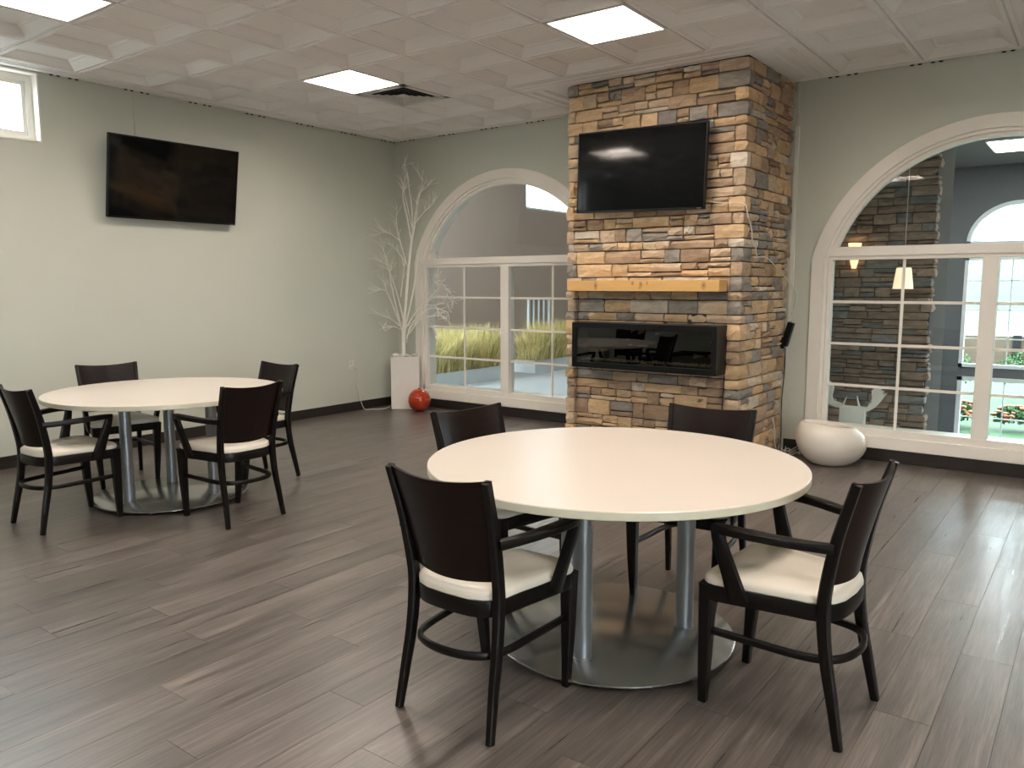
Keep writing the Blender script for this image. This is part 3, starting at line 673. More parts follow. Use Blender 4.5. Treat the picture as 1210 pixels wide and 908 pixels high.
# ------------------------------------------------------------------ chairs
def seat_outline(grow, n=10):
    """D-shaped seat plan: straight front, bowed back"""
    P = []; fw, bw, yf, yb = .232+grow, .190+grow, .222+grow, -.222-grow; rc_ = .045
    for a in (0, 30, 60, 90): P.append((fw-rc_+rc_*math.cos(R(a)), yf-rc_+rc_*math.sin(R(a))))
    for a in (90, 120, 150, 180): P.append((-fw+rc_+rc_*math.cos(R(a)), yf-rc_+rc_*math.sin(R(a))))
    for k in range(n+1):
        a = math.pi+math.pi*k/n; c, s = math.cos(a), math.sin(a)
        P.append((math.copysign(abs(c)**.62, c)*(bw+.0), -.075+math.copysign(abs(s)**.80, s)*(abs(yb)-.075)))
    return P
def loft(bm, layers, cap0=True, cap1=True, mi=0):
    rs = [[bm.verts.new((x, y, z)) for x, y in P] for P, z in layers]
    for a, b in zip(rs, rs[1:]):
        for k in range(len(a)):
            k2 = (k+1) % len(a); f = bm.faces.new((a[k], a[k2], b[k2], b[k])); f.smooth = True; f.material_index = mi
    if cap0: bm.faces.new(rs[0][::-1])
    if cap1: bm.faces.new(rs[-1])
def scaled(P, s, cy=0.0): return [(x*s, cy+(y-cy)*s) for x, y in P]
def make_chair():
    t = empty('armchair')
    S = seat_outline(0)
    bm = bmesh.new(); loft(bm, [(scaled(S, .97), .442), (S, .449), (S, .462), (scaled(S, .985), .472), (scaled(S, .94), .480), (scaled(S, .80), .487), (scaled(S, .5), .490), (scaled(S, .15), .491)])
    new_obj('seat', bm, M['vinyl'], t, smooth=True)
    bm = bmesh.new(); ring_ = smooth_path([(x, y, -.005+.422) for x, y in scaled(S, .955)]+[(scaled(S, .955)[0][0], scaled(S, .955)[0][1], .417)], 2)[:-1]
    sweep(bm, ring_, (.024, .056), ns=8, pw=.35, closed=True); new_obj('seat_frame', bm, M['chairwood'], t, smooth=True)
    for s in (-1, 1):
        bm = bmesh.new(); sweep(bm, smooth_path([(s*.200, -.245, 0), (s*.192, -.218, .14), (s*.186, -.190, .28), (s*.184, -.176, .42), (s*.186, -.182, .52), (s*.194, -.212, .68), (s*.205, -.262, .857)], 4), [(.024, .028), (.030, .036), (.034, .040), (.034, .038), (.026, .030)], up=(0, 1, 0), pw=.4)
        new_obj('leg', bm, M['chairwood'], t, smooth=True, label='rear leg rising to hold the backrest')
        bm = bmesh.new(); sweep(bm, [(s*.186, .222, 0), (s*.198, .212, .20), (s*.207, .204, .442)], [(.028, .030), (.042, .044), (.056, .052)], up=(0, 1, 0), pw=.35)
        new_obj('leg', bm, M['chairwood'], t, smooth=True)
        arm = smooth_path([(s*.205, -.205, .645), (s*.235, -.10, .648), (s*.266, .01, .656), (s*.276, .10, .660), (s*.262, .162, .656)], 5)
        bm = bmesh.new(); sweep(bm, arm, [(.028, .034), (.040, .031), (.050, .030), (.048, .031), (.038, .032)], ns=10, pw=.45); new_obj('armrest', bm, M['chairwood'], t, smooth=True)
        bm = bmesh.new(); sweep(bm, smooth_path([(s*.262, .154, .655), (s*.256, .142, .60), (s*.240, .112, .50), (s*.222, .088, .405)], 4), [(.034, .036), (.032, .044), (.030, .054), (.028, .070)], up=(0, 1, 0), pw=.4); new_obj('arm_post', bm, M['chairwood'], t, smooth=True)
    bm = bmesh.new(); st = smooth_path([(.196, .205, .27), (.186, .04, .265), (.176, -.10, .262), (.150, -.185, .262), (.09, -.228, .262), (0, -.243, .262), (-.09, -.228, .262), (-.150, -.185, .262), (-.176, -.10, .262), (-.186, .04, .265), (-.196, .205, .27)], 4)
    sweep(bm, st, (.020, .026), ns=8, pw=.6); new_obj('stretcher', bm, M['chairwood'], t, smooth=True)
    # curved backrest panel between the rear posts
    bm = bmesh.new(); NU, NV = 14, 8; g = {}
    for side in (0, 1):
        for i in range(NU+1):
            u = -1+2*i/NU
            for k in range(NV+1):
                v = k/NV; zb = .510-.010*(1-u*u); zt = .862-.020*(1-u*u); z = zb+(zt-zb)*v
                hw_ = .176+(.214-.176)*((z-.52)/.34); yl = -.180-.088*max(0, (z-.50)/.36)**1.25
                y = yl+.014-.042*(1-u*u); g[(side, i, k)] = bm.verts.new((u*hw_, y+(.006 if side else -.006), z))
    for side in (0, 1):
        for i in range(NU):
            for k in range(NV):
                q = [g[(side, i, k)], g[(side, i+1, k)], g[(side, i+1, k+1)], g[(side, i, k+1)]]; f = bm.faces.new(q if side == 0 else q[::-1]); f.smooth = True
    for i in range(NU):
        for k in (0, NV): bm.faces.new((g[(0, i, k)], g[(0, i+1, k)], g[(1, i+1, k)], g[(1, i, k)]))
    for k in range(NV):
        for i in (0, NU): bm.faces.new((g[(0, i, k)], g[(0, i, k+1)], g[(1, i, k+1)], g[(1, i, k)]))
    new_obj('backrest', bm, M['panelwood'], t, smooth=True)
    return t
CH = [  # x, y, facing angle of the seat front (0 = +Y)
    (3.842, -2.357, 0, 'dark armchair nearest on the left, with its back to the viewer at the foreground table'),
    (4.702, -1.765, 87, 'dark armchair in the foreground right of the big table, seen from its side'),
    (3.305, -1.560, -100, 'dark armchair behind the left side of the big table, its back above the tabletop'),
    (4.020, -1.050, 184, 'dark armchair across the big table, its back in front of the stone chimney'),
    (0.410, -2.225, 0, 'dark armchair farthest left, on the near left side of the far table'),
    (1.145, -1.560, 90, 'dark armchair with its back panel turned to the viewer, right of the far table'),
    (-0.340, -1.500, -103, 'dark armchair between the far table and the plain left wall'),
    (0.435, -0.885, 180, 'dark armchair at the far right of the far table, partly behind another chair')]
ch0 = make_chair()
for k, (x, y, a, lb) in enumerate(CH):
    if k == 0: o = ch0
    else:
        o = ch0.copy(); col.objects.link(o)
        for c_ in ch0.children: c = c_.copy(); col.objects.link(c); c.parent = o
    o.location = (x, y, 0); o.rotation_euler = (0, 0, R(a)); tag(o, lb, 'chair', 'dark armchairs around the round tables')
# ------------------------------------------------------------------ planter with white branches, ball, round pot
PA = R(41); pl = empty('square_planter', (-1.09, 2.31, 0), PA); tag(pl, 'tall square white planter in the room corner holding bare white branches', 'planter')
bm = bmesh.new(); a, b, hgt = .165, .105, .615
box(bm, -a, a, -b, b, 0, hgt-.02, bev=.008)
for (x0, x1, y0, y1) in ((-a, a, -b, -b+.02), (-a, a, b-.02, b), (-a, -a+.02, -b+.02, b-.02), (a-.02, a, -b+.02, b-.02)): box(bm, x0, x1, y0, y1, hgt-.03, hgt)
new_obj('shell', bm, M['planter'], pl)
rg = random.Random(9)
for k in range(15):
    bm = bmesh.new(); x_, y_ = rg.uniform(-.12, .12), rg.uniform(-.06, .06)
    mt = Matrix.Translation((x_, y_, hgt+.004+rg.uniform(0, .02))) @ Matrix.Rotation(rg.uniform(0, 3), 4, 'Z') @ Matrix.Diagonal((1.5, 1, .7, 1))
    bmesh.ops.create_icosphere(bm, subdivisions=2, radius=rg.uniform(.018, .03), matrix=mt); st_ = new_obj('white_stone', bm, M['pebble'], pl, smooth=True)
# white tree: trunk and boughs as polylines in the tree's own plane (u across, z up), each given its own depth
TB = [  # (radius0, radius1, depth lean, points (u, z))
 (.016, .010, 0, [(0, .0), (.005, .30), (.04, .63), (.08, 1.04), (.12, 1.35), (.155, 1.53)]),
 (.011, .006, .10, [(.015, .05), (.03, .35), (.10, .62), (.17, .95), (.20, 1.25)]),
 (.008, .003, .05, [(.12, 1.34), (.08, 1.60), (.03, 1.86), (.05, 2.0), (.085, 2.12), (.11, 2.02)]),
 (.007, .002, -.05, [(.14, 1.45), (.13, 1.75), (.10, 1.98), (.08, 2.11), (.035, 2.19), (.07, 2.22)]),
 (.007, .002, .08, [(.155, 1.50), (.18, 1.70), (.235, 1.93), (.25, 2.05), (.20, 2.15)]),
 (.005, .002, -.08, [(.16, 1.55), (.24, 1.66), (.31, 1.74), (.40, 1.86)]),
 (.005, .002, .06, [(.19, 1.60), (.20, 1.85), (.30, 1.98), (.38, 2.07)]),
 (.005, .002, -.04, [(.13, 1.5), (.06, 1.85), (.04, 1.95), (.0, 2.07)]),
 (.007, .002, .10, [(.06, 1.08), (-.02, 1.37), (-.06, 1.55), (-.055, 1.77)]),
 (.006, .002, -.06, [(-.02, 1.37), (-.12, 1.44), (-.20, 1.48), (-.30, 1.62)]),
 (.004, .002, .04, [(-.13, 1.45), (-.22, 1.46), (-.31, 1.42)]),
 (.005, .002, -.03, [(.04, 1.12), (-.05, 1.25), (-.15, 1.34)]),
 (.007, .003, -.10, [(.01, .45), (-.07, .80), (-.15, 1.05), (-.20, 1.25), (-.29, 1.37)]),
 (.004, .002, .03, [(-.16, 1.08), (-.25, 1.13), (-.33, 1.17)]), (.004, .002, .06, [(-.14, 1.02), (-.21, 1.06), (-.28, 1.03)]),
 (.006, .002, .08, [(-.02, .72), (.01, .95), (.02, 1.10)]),
 (.008, .003, -.12, [(0, .28), (-.10, .75), (-.13, .95), (-.11, 1.08)]),
 (.006, .002, .10, [(0, .32), (-.17, .74), (-.24, .80), (-.31, .79)]), (.004, .002, .02, [(-.17, .74), (-.21, .86), (-.23, .95)]),
 (.005, .002, -.06, [(-.02, .37), (-.15, .47), (-.25, .50), (-.32, .56)]), (.004, .002, .05, [(-.03, .34), (-.12, .37), (-.21, .32), (-.25, .37)]),
 (.008, .003, .12, [(.02, .33), (.18, .56), (.36, .77), (.42, .87), (.52, .76)]),
 (.006, .002, -.10, [(.05, .26), (.32, .62), (.40, .52), (.48, .47)]),
 (.006, .002, .15, [(.07, .38), (.30, .58), (.48, .54), (.47, .47)]),
 (.005, .002, -.12, [(.03, .22), (.15, .42), (.38, .50), (.45, .46)]),
 (.005, .002, .08, [(.25, .70), (.33, .86), (.37, .95)]), (.005, .002, -.05, [(.04, .18), (.10, .38), (.30, .42), (.37, .20)]),
 (.005, .002, .05, [(.16, 1.10), (.28, 1.20), (.33, 1.25), (.39, 1.18)]), (.004, .002, -.02, [(.24, 1.12), (.30, 1.20), (.36, 1.24)]),
 (.005, .002, .12, [(.20, .55), (.36, .72), (.50, .70), (.54, .65)]), (.004, .002, .0, [(.28, .62), (.46, .64), (.50, .58)])]
tr = empty('branch_tree', (-1.10, 2.29, hgt-.02)); tr.rotation_euler = (0, 0, R(36.6)); tag(tr, 'white painted bare branches standing up out of the square white planter', 'branches')
rg = random.Random(21); bm = bmesh.new(); bt = bmesh.new()
def lim(v):  # keep twigs in front of the window and off the left wall by moving them forward
    y_ = min(v.y, (YB-.06-2.29-.5962*v.x)/.8028); y_ = min(y_, (-1.10+.8028*v.x-(XL+.02))/.5962)
    return Vector((v.x, y_, v.z))
for n_, (r0, r1, dl, P) in enumerate(TB):
    L = len(P); base_d = dl*.9
    pts = [lim(Vector((u*.985+max(0, u-.2)*.22, -abs(base_d)*(k/(L-1)) if u > 0.02 else base_d*(k/(L-1)), z))) for k, (u, z) in enumerate(P)]
    sp = smooth_path(pts, 4)
    if n_ < 2: tube(bm, sp, r0*1.2, r1*1.3, ns=7)
    else:
        tube(bt, sp, r0*1.25, r1*1.4, ns=5)
        for q in range(8 if r0 > .0045 else 5):
            i = rg.randrange(len(sp)//3, len(sp)-1); d = (sp[min(i+1, len(sp)-1)]-sp[i-1]).normalized(); p = sp[i]
            tw = [p]; dr = (d+Vector((rg.uniform(-.7, .7), rg.uniform(-.5, .5), rg.uniform(-.1, .6)))).normalized(); st_ = rg.uniform(.03, .055)
            for s_ in range(3): dr = (dr+Vector((rg.uniform(-.35, .35), rg.uniform(-.3, .3), rg.uniform(-.25, .3)))).normalized(); tw.append(lim(tw[-1]+dr*st_))
            tube(bt, tw, .0038, .0020, ns=4)
new_obj('trunk', bm, M['twig'], tr, smooth=True); new_obj('boughs', bt, M['twig'], tr, kind='stuff')
ball = empty('glazed_ball', (-0.790, 2.225, 0)); tag(ball, 'orange red glazed ball on the floor beside the square white planter', 'ball')
bm = bmesh.new(); bmesh.ops.create_uvsphere(bm, u_segments=48, v_segments=32, radius=.132, matrix=Matrix.Translation((0, 0, .131)))
for v_ in bm.verts: v_.co += (v_.co-Vector((0, 0, .131))).normalized()*.0012*math.sin(v_.co.z*160)
new_obj('sphere', bm, M['orange'], ball, smooth=True)
bm = bmesh.new(); lathe(bm, [(.014, .262), (.020, .264), (.020, .268), (.012, .268), (.010, .258)], 16); new_obj('rim', bm, M['orange'], ball, smooth=True)
# pebble-shaped pot
pot = empty('round_pot', (3.785, 2.225, 0)); pot.rotation_euler = (0, 0, R(36.6)); tag(pot, 'white pebble shaped pot on the floor in front of the right arched window', 'pot')
bm = bmesh.new(); NU, NV = 56, 26; rings = []
prof = [(.0, .0), (.12, .0), (.155, .008), (.205, .045), (.245, .095), (.268, .15), (.272, .20), (.262, .25), (.238, .29), (.208, .318), (.190, .326), (.180, .322), (.172, .305), (.180, .26), (.20, .20), (.19, .12), (.12, .06), (0, .05)]
pp = [(v_.x, v_.z) for v_ in smooth_path([(r_, 0, z_) for r_, z_ in prof], 3)]
for r_, z_ in pp:
    rr = []
    for k in range(NU):
        a_ = 2*math.pi*k/NU; c, s = math.cos(a_), math.sin(a_)
        t_ = max(z_, 0)/.33; dz = -.028*c*t_*t_*(r_/.25); dx = -.028*t_**1.5+.02*(1-t_)*t_*4*.5
        rr.append(bm.verts.new((max(r_, .0005)*c*1.0+dx, max(r_, .0005)*s*.98, z_+dz)))
    rings.append(rr)
for a_, b_ in zip(rings, rings[1:]):
    for k in range(NU): bm.faces.new((a_[k], a_[(k+1) % NU], b_[(k+1) % NU], b_[k])).smooth = True
new_obj('shell', bm, M['pot'], pot, smooth=True)
bm = bmesh.new(); lathe(bm, [(0, .27), (.176, .268)], 40, (-.028, 0)); new_obj('liner', bm, M['pot'], pot)
# ------------------------------------------------------------------ lobby behind the windows
LX0, LX1, LY0, LY1 = -3.2, 9.4, YB+0.2, 9.0
def S(name, parts, m):
    bm = bmesh.new()
    for p in parts: box(bm, *p)
    o = new_obj(name, bm, m); o['kind'] = 'structure'; return o
S('floor_lobby', [(-3.4, 2.4, LY0-.0, 14.0, -.12, 0.0)], M['lobbyfloor'])
S('floor_lower_lobby', [(2.4, LX1, LY0, LY1+.3, -1.32, -1.2)], M['lobbyfloor'])
S('floor_lobby_far', [(-3.2, -2.45, 5.0, 6.3, 0.0, .004)], M['lobbywood'])
S('wall_lobby_divider', [(2.30, 2.42, LY0, 14.0, -1.3, 4.2)], M['lobbywall'])
S('wall_lobby_right', [(LX1-.1, LX1+.1, LY0, LY1+.2, -1.3, 3.4)], M['lobbywall'])
S('wall_lobby_left_end', [(-3.4, 2.4, 13.8, 14.0, -.1, 4.2)], M['lobbybrown'])
S('ceiling_lobby', [(2.42, LX1, LY0, LY1+.2, 3.134, 3.3)], M['lobbyceil']); S('ceiling_lobby_left', [(-3.4, 2.4, LY0, 14.0, 4.0, 4.2)], M['lobbyceil'])
S('wall_below_sill', [(2.4, LX1, LY0-.19, LY0+.01, -1.3, -.10)], M['lobbywall'])
# side wall with a high window (seen through the left arch)
S('wall_lobby_side', [(-3.4, -3.2, LY0, 7.72, -.1, 4.2), (-3.4, -3.2, 10.4, 14.0, -.1, 4.2), (-3.4, -3.2, 7.72, 10.4, -.1, 2.85), (-3.4, -3.2, 7.72, 10.4, 3.52, 4.2)], M['lobbybrown'])
win = structure('window_5'); bm = bmesh.new()
for p in ((-3.36, -3.24, 7.72, 10.4, 2.85, 2.89), (-3.36, -3.24, 7.72, 10.4, 3.48, 3.52), (-3.36, -3.24, 7.72, 7.76, 2.85, 3.52), (-3.36, -3.24, 10.36, 10.4, 2.85, 3.52)): box(bm, *p)
new_obj('frame', bm, M['framecyan'], win); bx('pane', -3.31, -3.304, 7.74, 10.38, 2.87, 3.5, M['glass'], win)
sr = empty('slatted_frame', (-3.2, 8.1, .25)); tag(sr, 'white upright slatted frame on the lobby side wall behind the tall grass', 'frame')
bm = bmesh.new()
for p in ((0, .04, -.36, -.32, 0, .96), (0, .04, .32, .36, 0, .96), (0, .04, -.36, .36, .92, .96), (0, .04, -.36, .36, 0, .04)): box(bm, *p)
new_obj('border', bm, M['framecyan'], sr)
for k in range(3): bx('slat', .005, .03, -.17+.17*k-.014, -.17+.17*k+.014, .04, .92, M['framecyan'], sr)
# grass planters in a row down the lobby
def grass_planter(y0, y1, lb, seed):
    t = empty('grass_planter', (-2.19, (y0+y1)/2, 0)); tag(t, lb, 'planter', 'grass planters in the lobby'); h_ = (y1-y0)/2
    bm = bmesh.new(); box(bm, -.22, .22, -h_, h_, 0, .19)
    for q in ((-.22, .22, -h_, -h_+.02), (-.22, .22, h_-.02, h_), (-.22, -.2, -h_, h_), (.2, .22, -h_, h_)): box(bm, *q, .185, .205)
    new_obj('trough', bm, M['boxblue'], t)
    bm = bmesh.new(); rr = random.Random(seed)
    for k in range(int(2600*(y1-y0))):
        cl = rr.gauss(0, .10); x = max(-.19, min(.19, cl)); y = rr.uniform(-h_+.03, h_-.03); tuft = math.sin(y*9+seed)*.08
        hgt_ = rr.uniform(.35, .66)+tuft; lx, ly = rr.gauss(0, .12)+x*.4, rr.gauss(0, .14); w_ = rr.uniform(.003, .006)
        an = rr.uniform(0, 3.14); wx, wy = w_*math.cos(an), w_*math.sin(an)
        p = [(x, y, .19), (x+lx*.3, y+ly*.3, .19+hgt_*.55), (x+lx, y+ly, .19+hgt_)]
        a1, a2 = bm.verts.new((p[0][0]-wx, p[0][1]-wy, p[0][2])), bm.verts.new((p[0][0]+wx, p[0][1]+wy, p[0][2]))
        b1, b2 = bm.verts.new((p[1][0]-wx, p[1][1]-wy, p[1][2])), bm.verts.new((p[1][0]+wx, p[1][1]+wy, p[1][2])); c_ = bm.verts.new(p[2])
        mi = rr.choice((0, 0, 1, 1, 2)); bm.faces.new((a1, a2, b2, b1)).material_index = mi; bm.faces.new((b1, b2, c_)).material_index = mi
    me = bpy.data.meshes.new('grass'); bm.to_mesh(me); bm.free(); [me.materials.append(m_) for m_ in GRASS]
    g_ = bpy.data.objects.new('grass', me); col.objects.link(g_); g_.parent = t; g_['kind'] = 'stuff'
grass_planter(3.2, 5.55, 'pale planter box of tall ornamental grass behind the left half of the left window', 1)
grass_planter(6.25, 8.7, 'second pale planter box of ornamental grass, seen right of the window mullion', 2)
# lobby stone pier
pier = empty('stone_pier', (3.3, 4.2, -1.2)); tag(pier, 'brown ledgestone pier standing in the lobby behind the right arched window', 'pier')
def ppart(n, bm, m, **k): o = new_obj(n, bm, m, pier, **k); o.location = (-3.3, -4.2, 1.2); return o
bm = bmesh.new(); box(bm, 2.43, 4.125, 4.26, 5.2, -1.2, 3.13); ppart('core', bm, M['mortar'])
rg = random.Random(31); zs = course_heights(-1.2, 3.12, rg, .055, .11); ps = []
for z0, z1 in zip(zs, zs[1:]):
    e = 4.14+rg.uniform(-.02, .02)
    for (a, b, c, d) in lay(2.45, e, z0, z1, rg, .14, .42): ps.append(('y' if b < e-.001 else 'c', a, b, 4.20+rg.uniform(-.012, .012), 4.29 if b < e-.001 else 4.36, c, d))
ps.sort(key=lambda s: 0 if (s[2] > 3.0 and s[6] > -.2) else 1)
for s in ps[:300]:
    bm = bmesh.new(); stone_mesh(bm, s, rg); ppart('stone', bm, LOBBYSTONES[rg.randrange(5)])
if len(ps) > 300:
    bm = bmesh.new(); [stone_mesh(bm, s, rg, rg.randrange(3)) for s in ps[300:]]; ppart('remaining_stones', bm, [L1, L2, L3], kind='stuff')
# sconce and pendant
s_ = empty('wall_sconce', (3.42, 4.18, 1.74)); tag(s_, 'small lit amber wall sconce on the lobby stone pier', 'wall lamp')
bm = bmesh.new(); vs = []
for z, hw_, d in ((.125, .065, .10), (.0, .055, .085), (-.13, .022, .03)): vs.append([bm.verts.new(p) for p in ((-hw_, .0, z), (-hw_*.6, -d, z), (hw_*.6, -d, z), (hw_, 0, z))])
for a_, b_ in zip(vs, vs[1:]):
    for k in range(3): bm.faces.new((a_[k], a_[k+1], b_[k+1], b_[k]))
bm.faces.new(vs[-1]); new_obj('shade', bm, M['sconce'], s_); bx('back_plate', -.03, .03, -.012, .012, -.08, .08, M['chrome'], s_)
pd = empty('pendant_lamp', (4.015, 3.5, 1.41)); tag(pd, 'pale pendant lamp with tapered shade hanging in the lobby before the stone pier', 'pendant lamp')
bm = bmesh.new(); lathe(bm, [(.088, 0), (.086, .004), (.062, .185), (.060, .19), (.0, .19)], 36); new_obj('shade', bm, M['shade'], pd, smooth=True)
bm = bmesh.new(); lathe(bm, [(.0, .245), (.012, .24), (.014, .19)], 16); new_obj('socket', bm, M['chrome'], pd)
bm = bmesh.new(); tube(bm, [(0, 0, .24), (0, 0, 1.72)], .004); new_obj('cord', bm, M['cord'], pd)
lt = empty('lobby_light', (4.55, 7.1, 3.134)); tag(lt, 'rectangular lit ceiling light of the lobby, seen through the right arch', 'ceiling light')
bx('frame', -.33, .33, -.45, .45, -.02, 0, M['white'], lt); bx('lens', -.30, .30, -.42, .42, -.03, -.02, M['lobbylens'], lt)
lp0 = lt
for (x_, y_, z_, nm) in ((2.9, 6.3, 3.134, 0), (6.6, 6.3, 3.134, 0), (7.4, 3.9, 3.134, 0), (-0.6, 5.2, 4.0, 1), (-0.6, 9.2, 4.0, 1)):  # unseen lamps added to brighten the dark lobby
    q_ = lt.copy(); col.objects.link(q_); q_.location = (x_, y_, z_)
    for ch in lt.children: c = ch.copy(); col.objects.link(c); c.parent = q_
    tag(q_, 'added lamp brightening the lobby, hidden from the dining room' , 'ceiling light', 'added lobby lamps')
# antlered moose silhouette on the lobby side of the sill
ms = empty('moose_figure', (3.765, 2.97, -.05)); tag(ms, 'white moose head board with spread antlers behind the right window glass', 'figure')
bm = bmesh.new(); box(bm, -.105, .105, -.04, .04, -1.15, .425, bev=.006); new_obj('body', bm, M['bone'], ms)
for s, pts in ((1, [(0, .40), (.10, .415), (.15, .43), (.19, .47), (.20, .52), (.185, .575), (.205, .59), (.215, .615), (.235, .60), (.25, .625), (.265, .60), (.285, .615), (.285, .585), (.31, .58), (.30, .555), (.345, .565), (.31, .52), (.28, .48), (.23, .43), (.17, .395), (.08, .37), (0, .365)]),
               (-1, [(0, .40), (.08, .43), (.13, .45), (.19, .46), (.215, .50), (.205, .55), (.195, .585), (.215, .60), (.24, .64), (.26, .645), (.27, .60), (.27, .52), (.262, .46), (.24, .43), (.17, .405), (.10, .40), (0, .365)])):
    bm = bmesh.new(); prism(bm, [(s*x*(.80 if s > 0 else .85), z) for x, z in pts], -.012, .012)
    for (xa, xb, h_) in ((.05, .03, .10), (.13, .15, .08)) if s > 0 else ((.09, .055, .09), (.14, .155, .06)):
        prism(bm, [(s*xa*.9, .41), (s*(xa+.022)*.9, .41), (s*xb, .42+h_)], -.010, .010)
    new_obj('antler', bm, M['bone'], ms)
# facade with arched windows, wall pieces around them
FA = [dict(x0=3.80, x1=5.10), dict(x0=5.75, x1=7.05), dict(x0=7.7, x1=9.0)]
bm = bmesh.new(); xs = 2.42
zb1, zt1, zarch = .235, 1.84, 2.05
for W_ in FA:
    a, b = W_['x0'], W_['x1']; box(bm, xs, a, LY1, LY1+.15, -1.3, 3.4); box(bm, a, b, LY1, LY1+.15, .09, zb1); box(bm, a, b, LY1, LY1+.15, -1.3, -.87)
    n = 24; cx_ = (a+b)/2; hw_ = (b-a)/2
    A = [(cx_-hw_*math.cos(math.pi*k/n), zarch+.58*math.sin(math.pi*k/n)) for k in range(n+1)]
    for (xa, za), (xb, zb) in zip(A, A[1:]):
        for y_ in (LY1, LY1+.15): bm.faces.new([bm.verts.new(q) for q in ((xa, y_, za), (xb, y_, zb), (xb, y_, 3.4), (xa, y_, 3.4))])
        bm.faces.new([bm.verts.new(q) for q in ((xa, LY1, za), (xb, LY1, zb), (xb, LY1+.15, zb), (xa, LY1+.15, za))])
    xs = b
box(bm, xs, LX1, LY1, LY1+.15, -1.3, 3.4); o = new_obj('wall_lobby_front', bm, M['lobbywall']); o['kind'] = 'structure'
for k, W_ in enumerate(FA):
    a, b = W_['x0'], W_['x1']; cx_ = (a+b)/2; hw_ = (b-a)/2; win = structure('window_%d' % (6+k)); y0, y1 = LY1-.02, LY1+.08; bm = bmesh.new(); n = 24
    A = [(cx_-hw_*math.cos(math.pi*q/n), zarch+.58*math.sin(math.pi*q/n)) for q in range(n+1)]; B_ = [(cx_-(hw_-.055)*math.cos(math.pi*q/n), zarch+.525*math.sin(math.pi*q/n)) for q in range(n+1)]
    ring(bm, A, B_, y0, y1)
    for p in ((a, b, 2.00, 2.07), (a, b, 1.80, 1.86), (a, b, zb1, zb1+.05), (a, b, .035, .095), (a, b, -.875, -.83), (a, a+.05, zb1, 2.07), (b-.05, b, zb1, 2.07), (a, a+.06, -.87, .09), (b-.06, b, -.87, .09)): box(bm, p[0], p[1], y0, y1, p[2], p[3])
    new_obj('frame', bm, M['framecyan'], win)
    for xm in (a+.60,): bx('muntin', xm-.008, xm+.008, y0+.03, y0+.045, zb1, 1.82, M['framecyan'], win); bx('muntin', xm-.008, xm+.008, y0+.03, y0+.045, -.87, .05, M['framecyan'], win)
    for z in (1.50, 1.08, .66): bx('muntin', a, b, y0+.03, y0+.045, z-.008, z+.008, M['framecyan'], win)
    bx('muntin', a, b, y0+.03, y0+.045, -.515, -.50, M['framecyan'], win)
    bx('pane', a+.03, b-.03, LY1+.05, LY1+.056, zb1+.03, 1.83, M['glass'], win); bx('pane', a+.03, b-.03, LY1+.05, LY1+.056, -.85, .06, M['glass'], win)
    bm = bmesh.new(); prism(bm, B_, LY1+.05, LY1+.056); new_obj('arched_pane', bm, M['glass'], win)
    bx('panel', a+.01, b-.01, LY1+.02, LY1+.09, 1.86, 2.0, M['framecyan'], win)
# ------------------------------------------------------------------ outdoors
g0 = -1.35
def slabq(name, x0, x1, y0, y1, z, m, kind=True):
    o = bx(name, x0, x1, y0, y1, z-.1, z, m)
    if kind: o['kind'] = 'structure'
    return o
slabq('ground_lawn', -90, 90, LY1+.3, 60, g0, M['lawn']); slabq('ground_path', 1, 11, LY1+1.3, LY1+2.6, g0+.02, M['road'])
slabq('ground_road', -90, 90, 34, 60, g0+.03, M['road']); slabq('ground_far', -140, 140, 60, 150, g0-.02, M['lawn'])
slabq('ground_near', -60, 60, -60, YF-.3, g0, M['road']); slabq('ground_side', -60, XL-2.3, YF-.3, LY1+.3, g0, M['road']); slabq('ground_east', XR+.6, 60, YF-.3, LY1+.3, g0, M['road'])
bm = bmesh.new(); NX, NY = 40, 8; gr = [[bm.verts.new((-160+320*i/NX, 105+100*j/NY, g0+(j/NY)**.8*13*(1+.15*math.sin(i*.9)))) for j in range(NY+1)] for i in range(NX+1)]
for i in range(NX):
    for j in range(NY): bm.faces.new((gr[i][j], gr[i+1][j], gr[i+1][j+1], gr[i][j+1])).smooth = True
o = new_obj('ground_hill', bm, M['hill']); o['kind'] = 'structure'
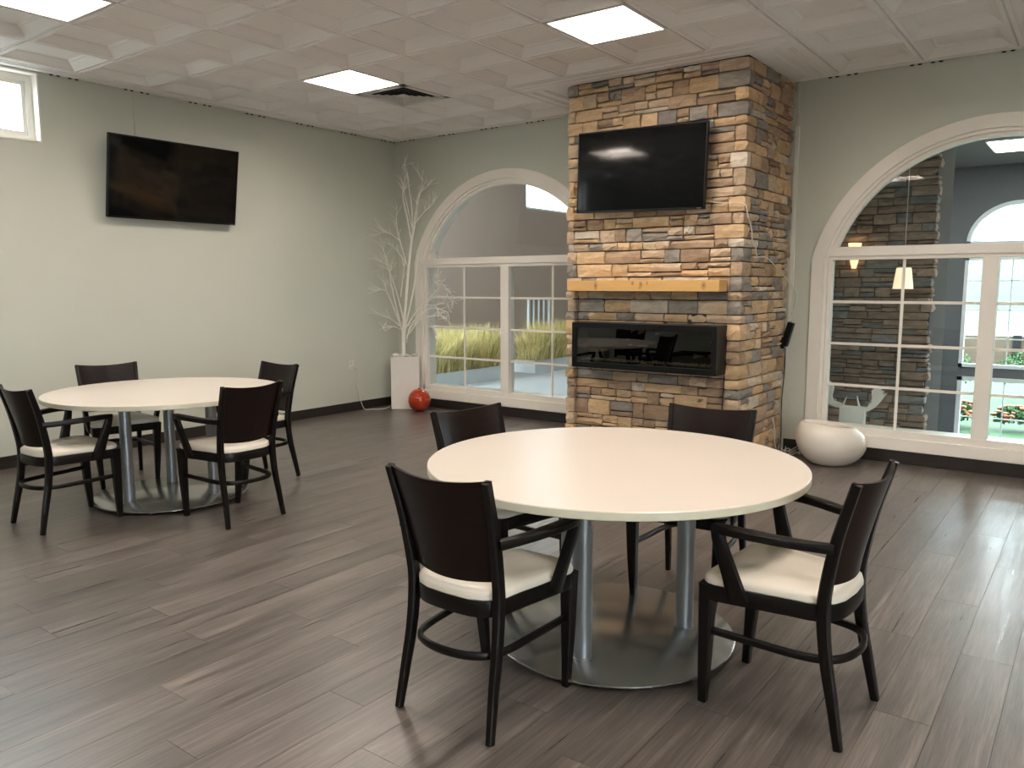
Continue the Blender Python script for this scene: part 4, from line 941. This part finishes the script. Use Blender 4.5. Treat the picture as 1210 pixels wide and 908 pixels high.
# low tan wall with posts, across the lawn
lw = empty('garden_wall', (4, 28, g0)); tag(lw, 'low tan wall with dark posts outdoors, beyond the lobby window', 'wall')
bx('wall_run', -9, 9, 0, .3, 0, 1.0 -.35+.35*1, M['tan'], lw)
for k in range(10): bx('post', -8.6+1.9*k, -8.35+1.9*k, -.1, .35, 0, 1.05, M['black'], lw)
rg = random.Random(17)
def shrub(x, y, r, h_, seed, lb, flower):
    t = empty('flowering_shrub' if flower else 'shrub', (x, y, g0)); tag(t, lb, 'shrub', 'shrubs outside the lobby window'); rr = random.Random(seed); bm = bmesh.new()
    for k in range(700):
        th, ph = rr.uniform(0, 6.283), math.acos(rr.uniform(-.2, 1)); q = rr.uniform(.6, 1)
        c = Vector((r*q*math.sin(ph)*math.cos(th), r*q*math.sin(ph)*math.sin(th), h_*.45+h_*.5*q*math.cos(ph))); s = rr.uniform(.03, .06)
        a = Vector((rr.gauss(0, 1), rr.gauss(0, 1), rr.gauss(0, 1))).normalized()*s; b = a.cross(Vector((rr.gauss(0, 1), rr.gauss(0, 1), 1))).normalized()*s*.6
        bm.faces.new([bm.verts.new(c+v) for v in (a, b, -a, -b)])
    me = bpy.data.meshes.new('leaves'); bm.to_mesh(me); bm.free(); me.materials.append(M['shrub']); o = bpy.data.objects.new('leaves', me); col.objects.link(o); o.parent = t; o['kind'] = 'stuff'
    if flower:
        bm = bmesh.new()
        for k in range(46):
            th, ph = rr.uniform(0, 6.283), math.acos(rr.uniform(0, 1)); c = Vector((r*1.02*math.sin(ph)*math.cos(th), r*1.02*math.sin(ph)*math.sin(th), h_*.45+h_*.52*math.cos(ph)))
            bmesh.ops.create_icosphere(bm, subdivisions=1, radius=rr.uniform(.04, .07), matrix=Matrix.Translation(c) @ Matrix.Diagonal((1, 1, .6, 1)))
        new_obj('blossoms', bm, M['petal'], t, kind='stuff')
SH = [(3.3, 13.3, .42, .55, 1, 'round bush thick with orange blossoms outside, left of the window mullion'), (4.25, 13.4, .36, .50, 1, 'smaller orange flowering bush outside, right of the window mullion'), (5.05, 13.2, .34, .5, 1, 'orange flowering bush outside at the right edge of view'), (5.9, 13.4, .4, .5, 1, 'orange flowering bush outside beyond the right edge of view')]
for k, (x, y, r_, h_, fl, lb) in enumerate(SH): shrub(x, y, r_, h_, k, lb, fl)
for k, (x, y, lb) in enumerate(((2.6, 17.5, 'tall green shrub outside behind the first orange bush'), (4.0, 18.2, 'tall green shrub outside behind the gap between orange bushes'), (5.4, 17.4, 'tall green shrub outside behind the right orange bushes'))): shrub(x, y, .62, 1.25, 50+k, lb, 0)
print('objects', len(bpy.data.objects), 'stones', len(stones), len(ps))
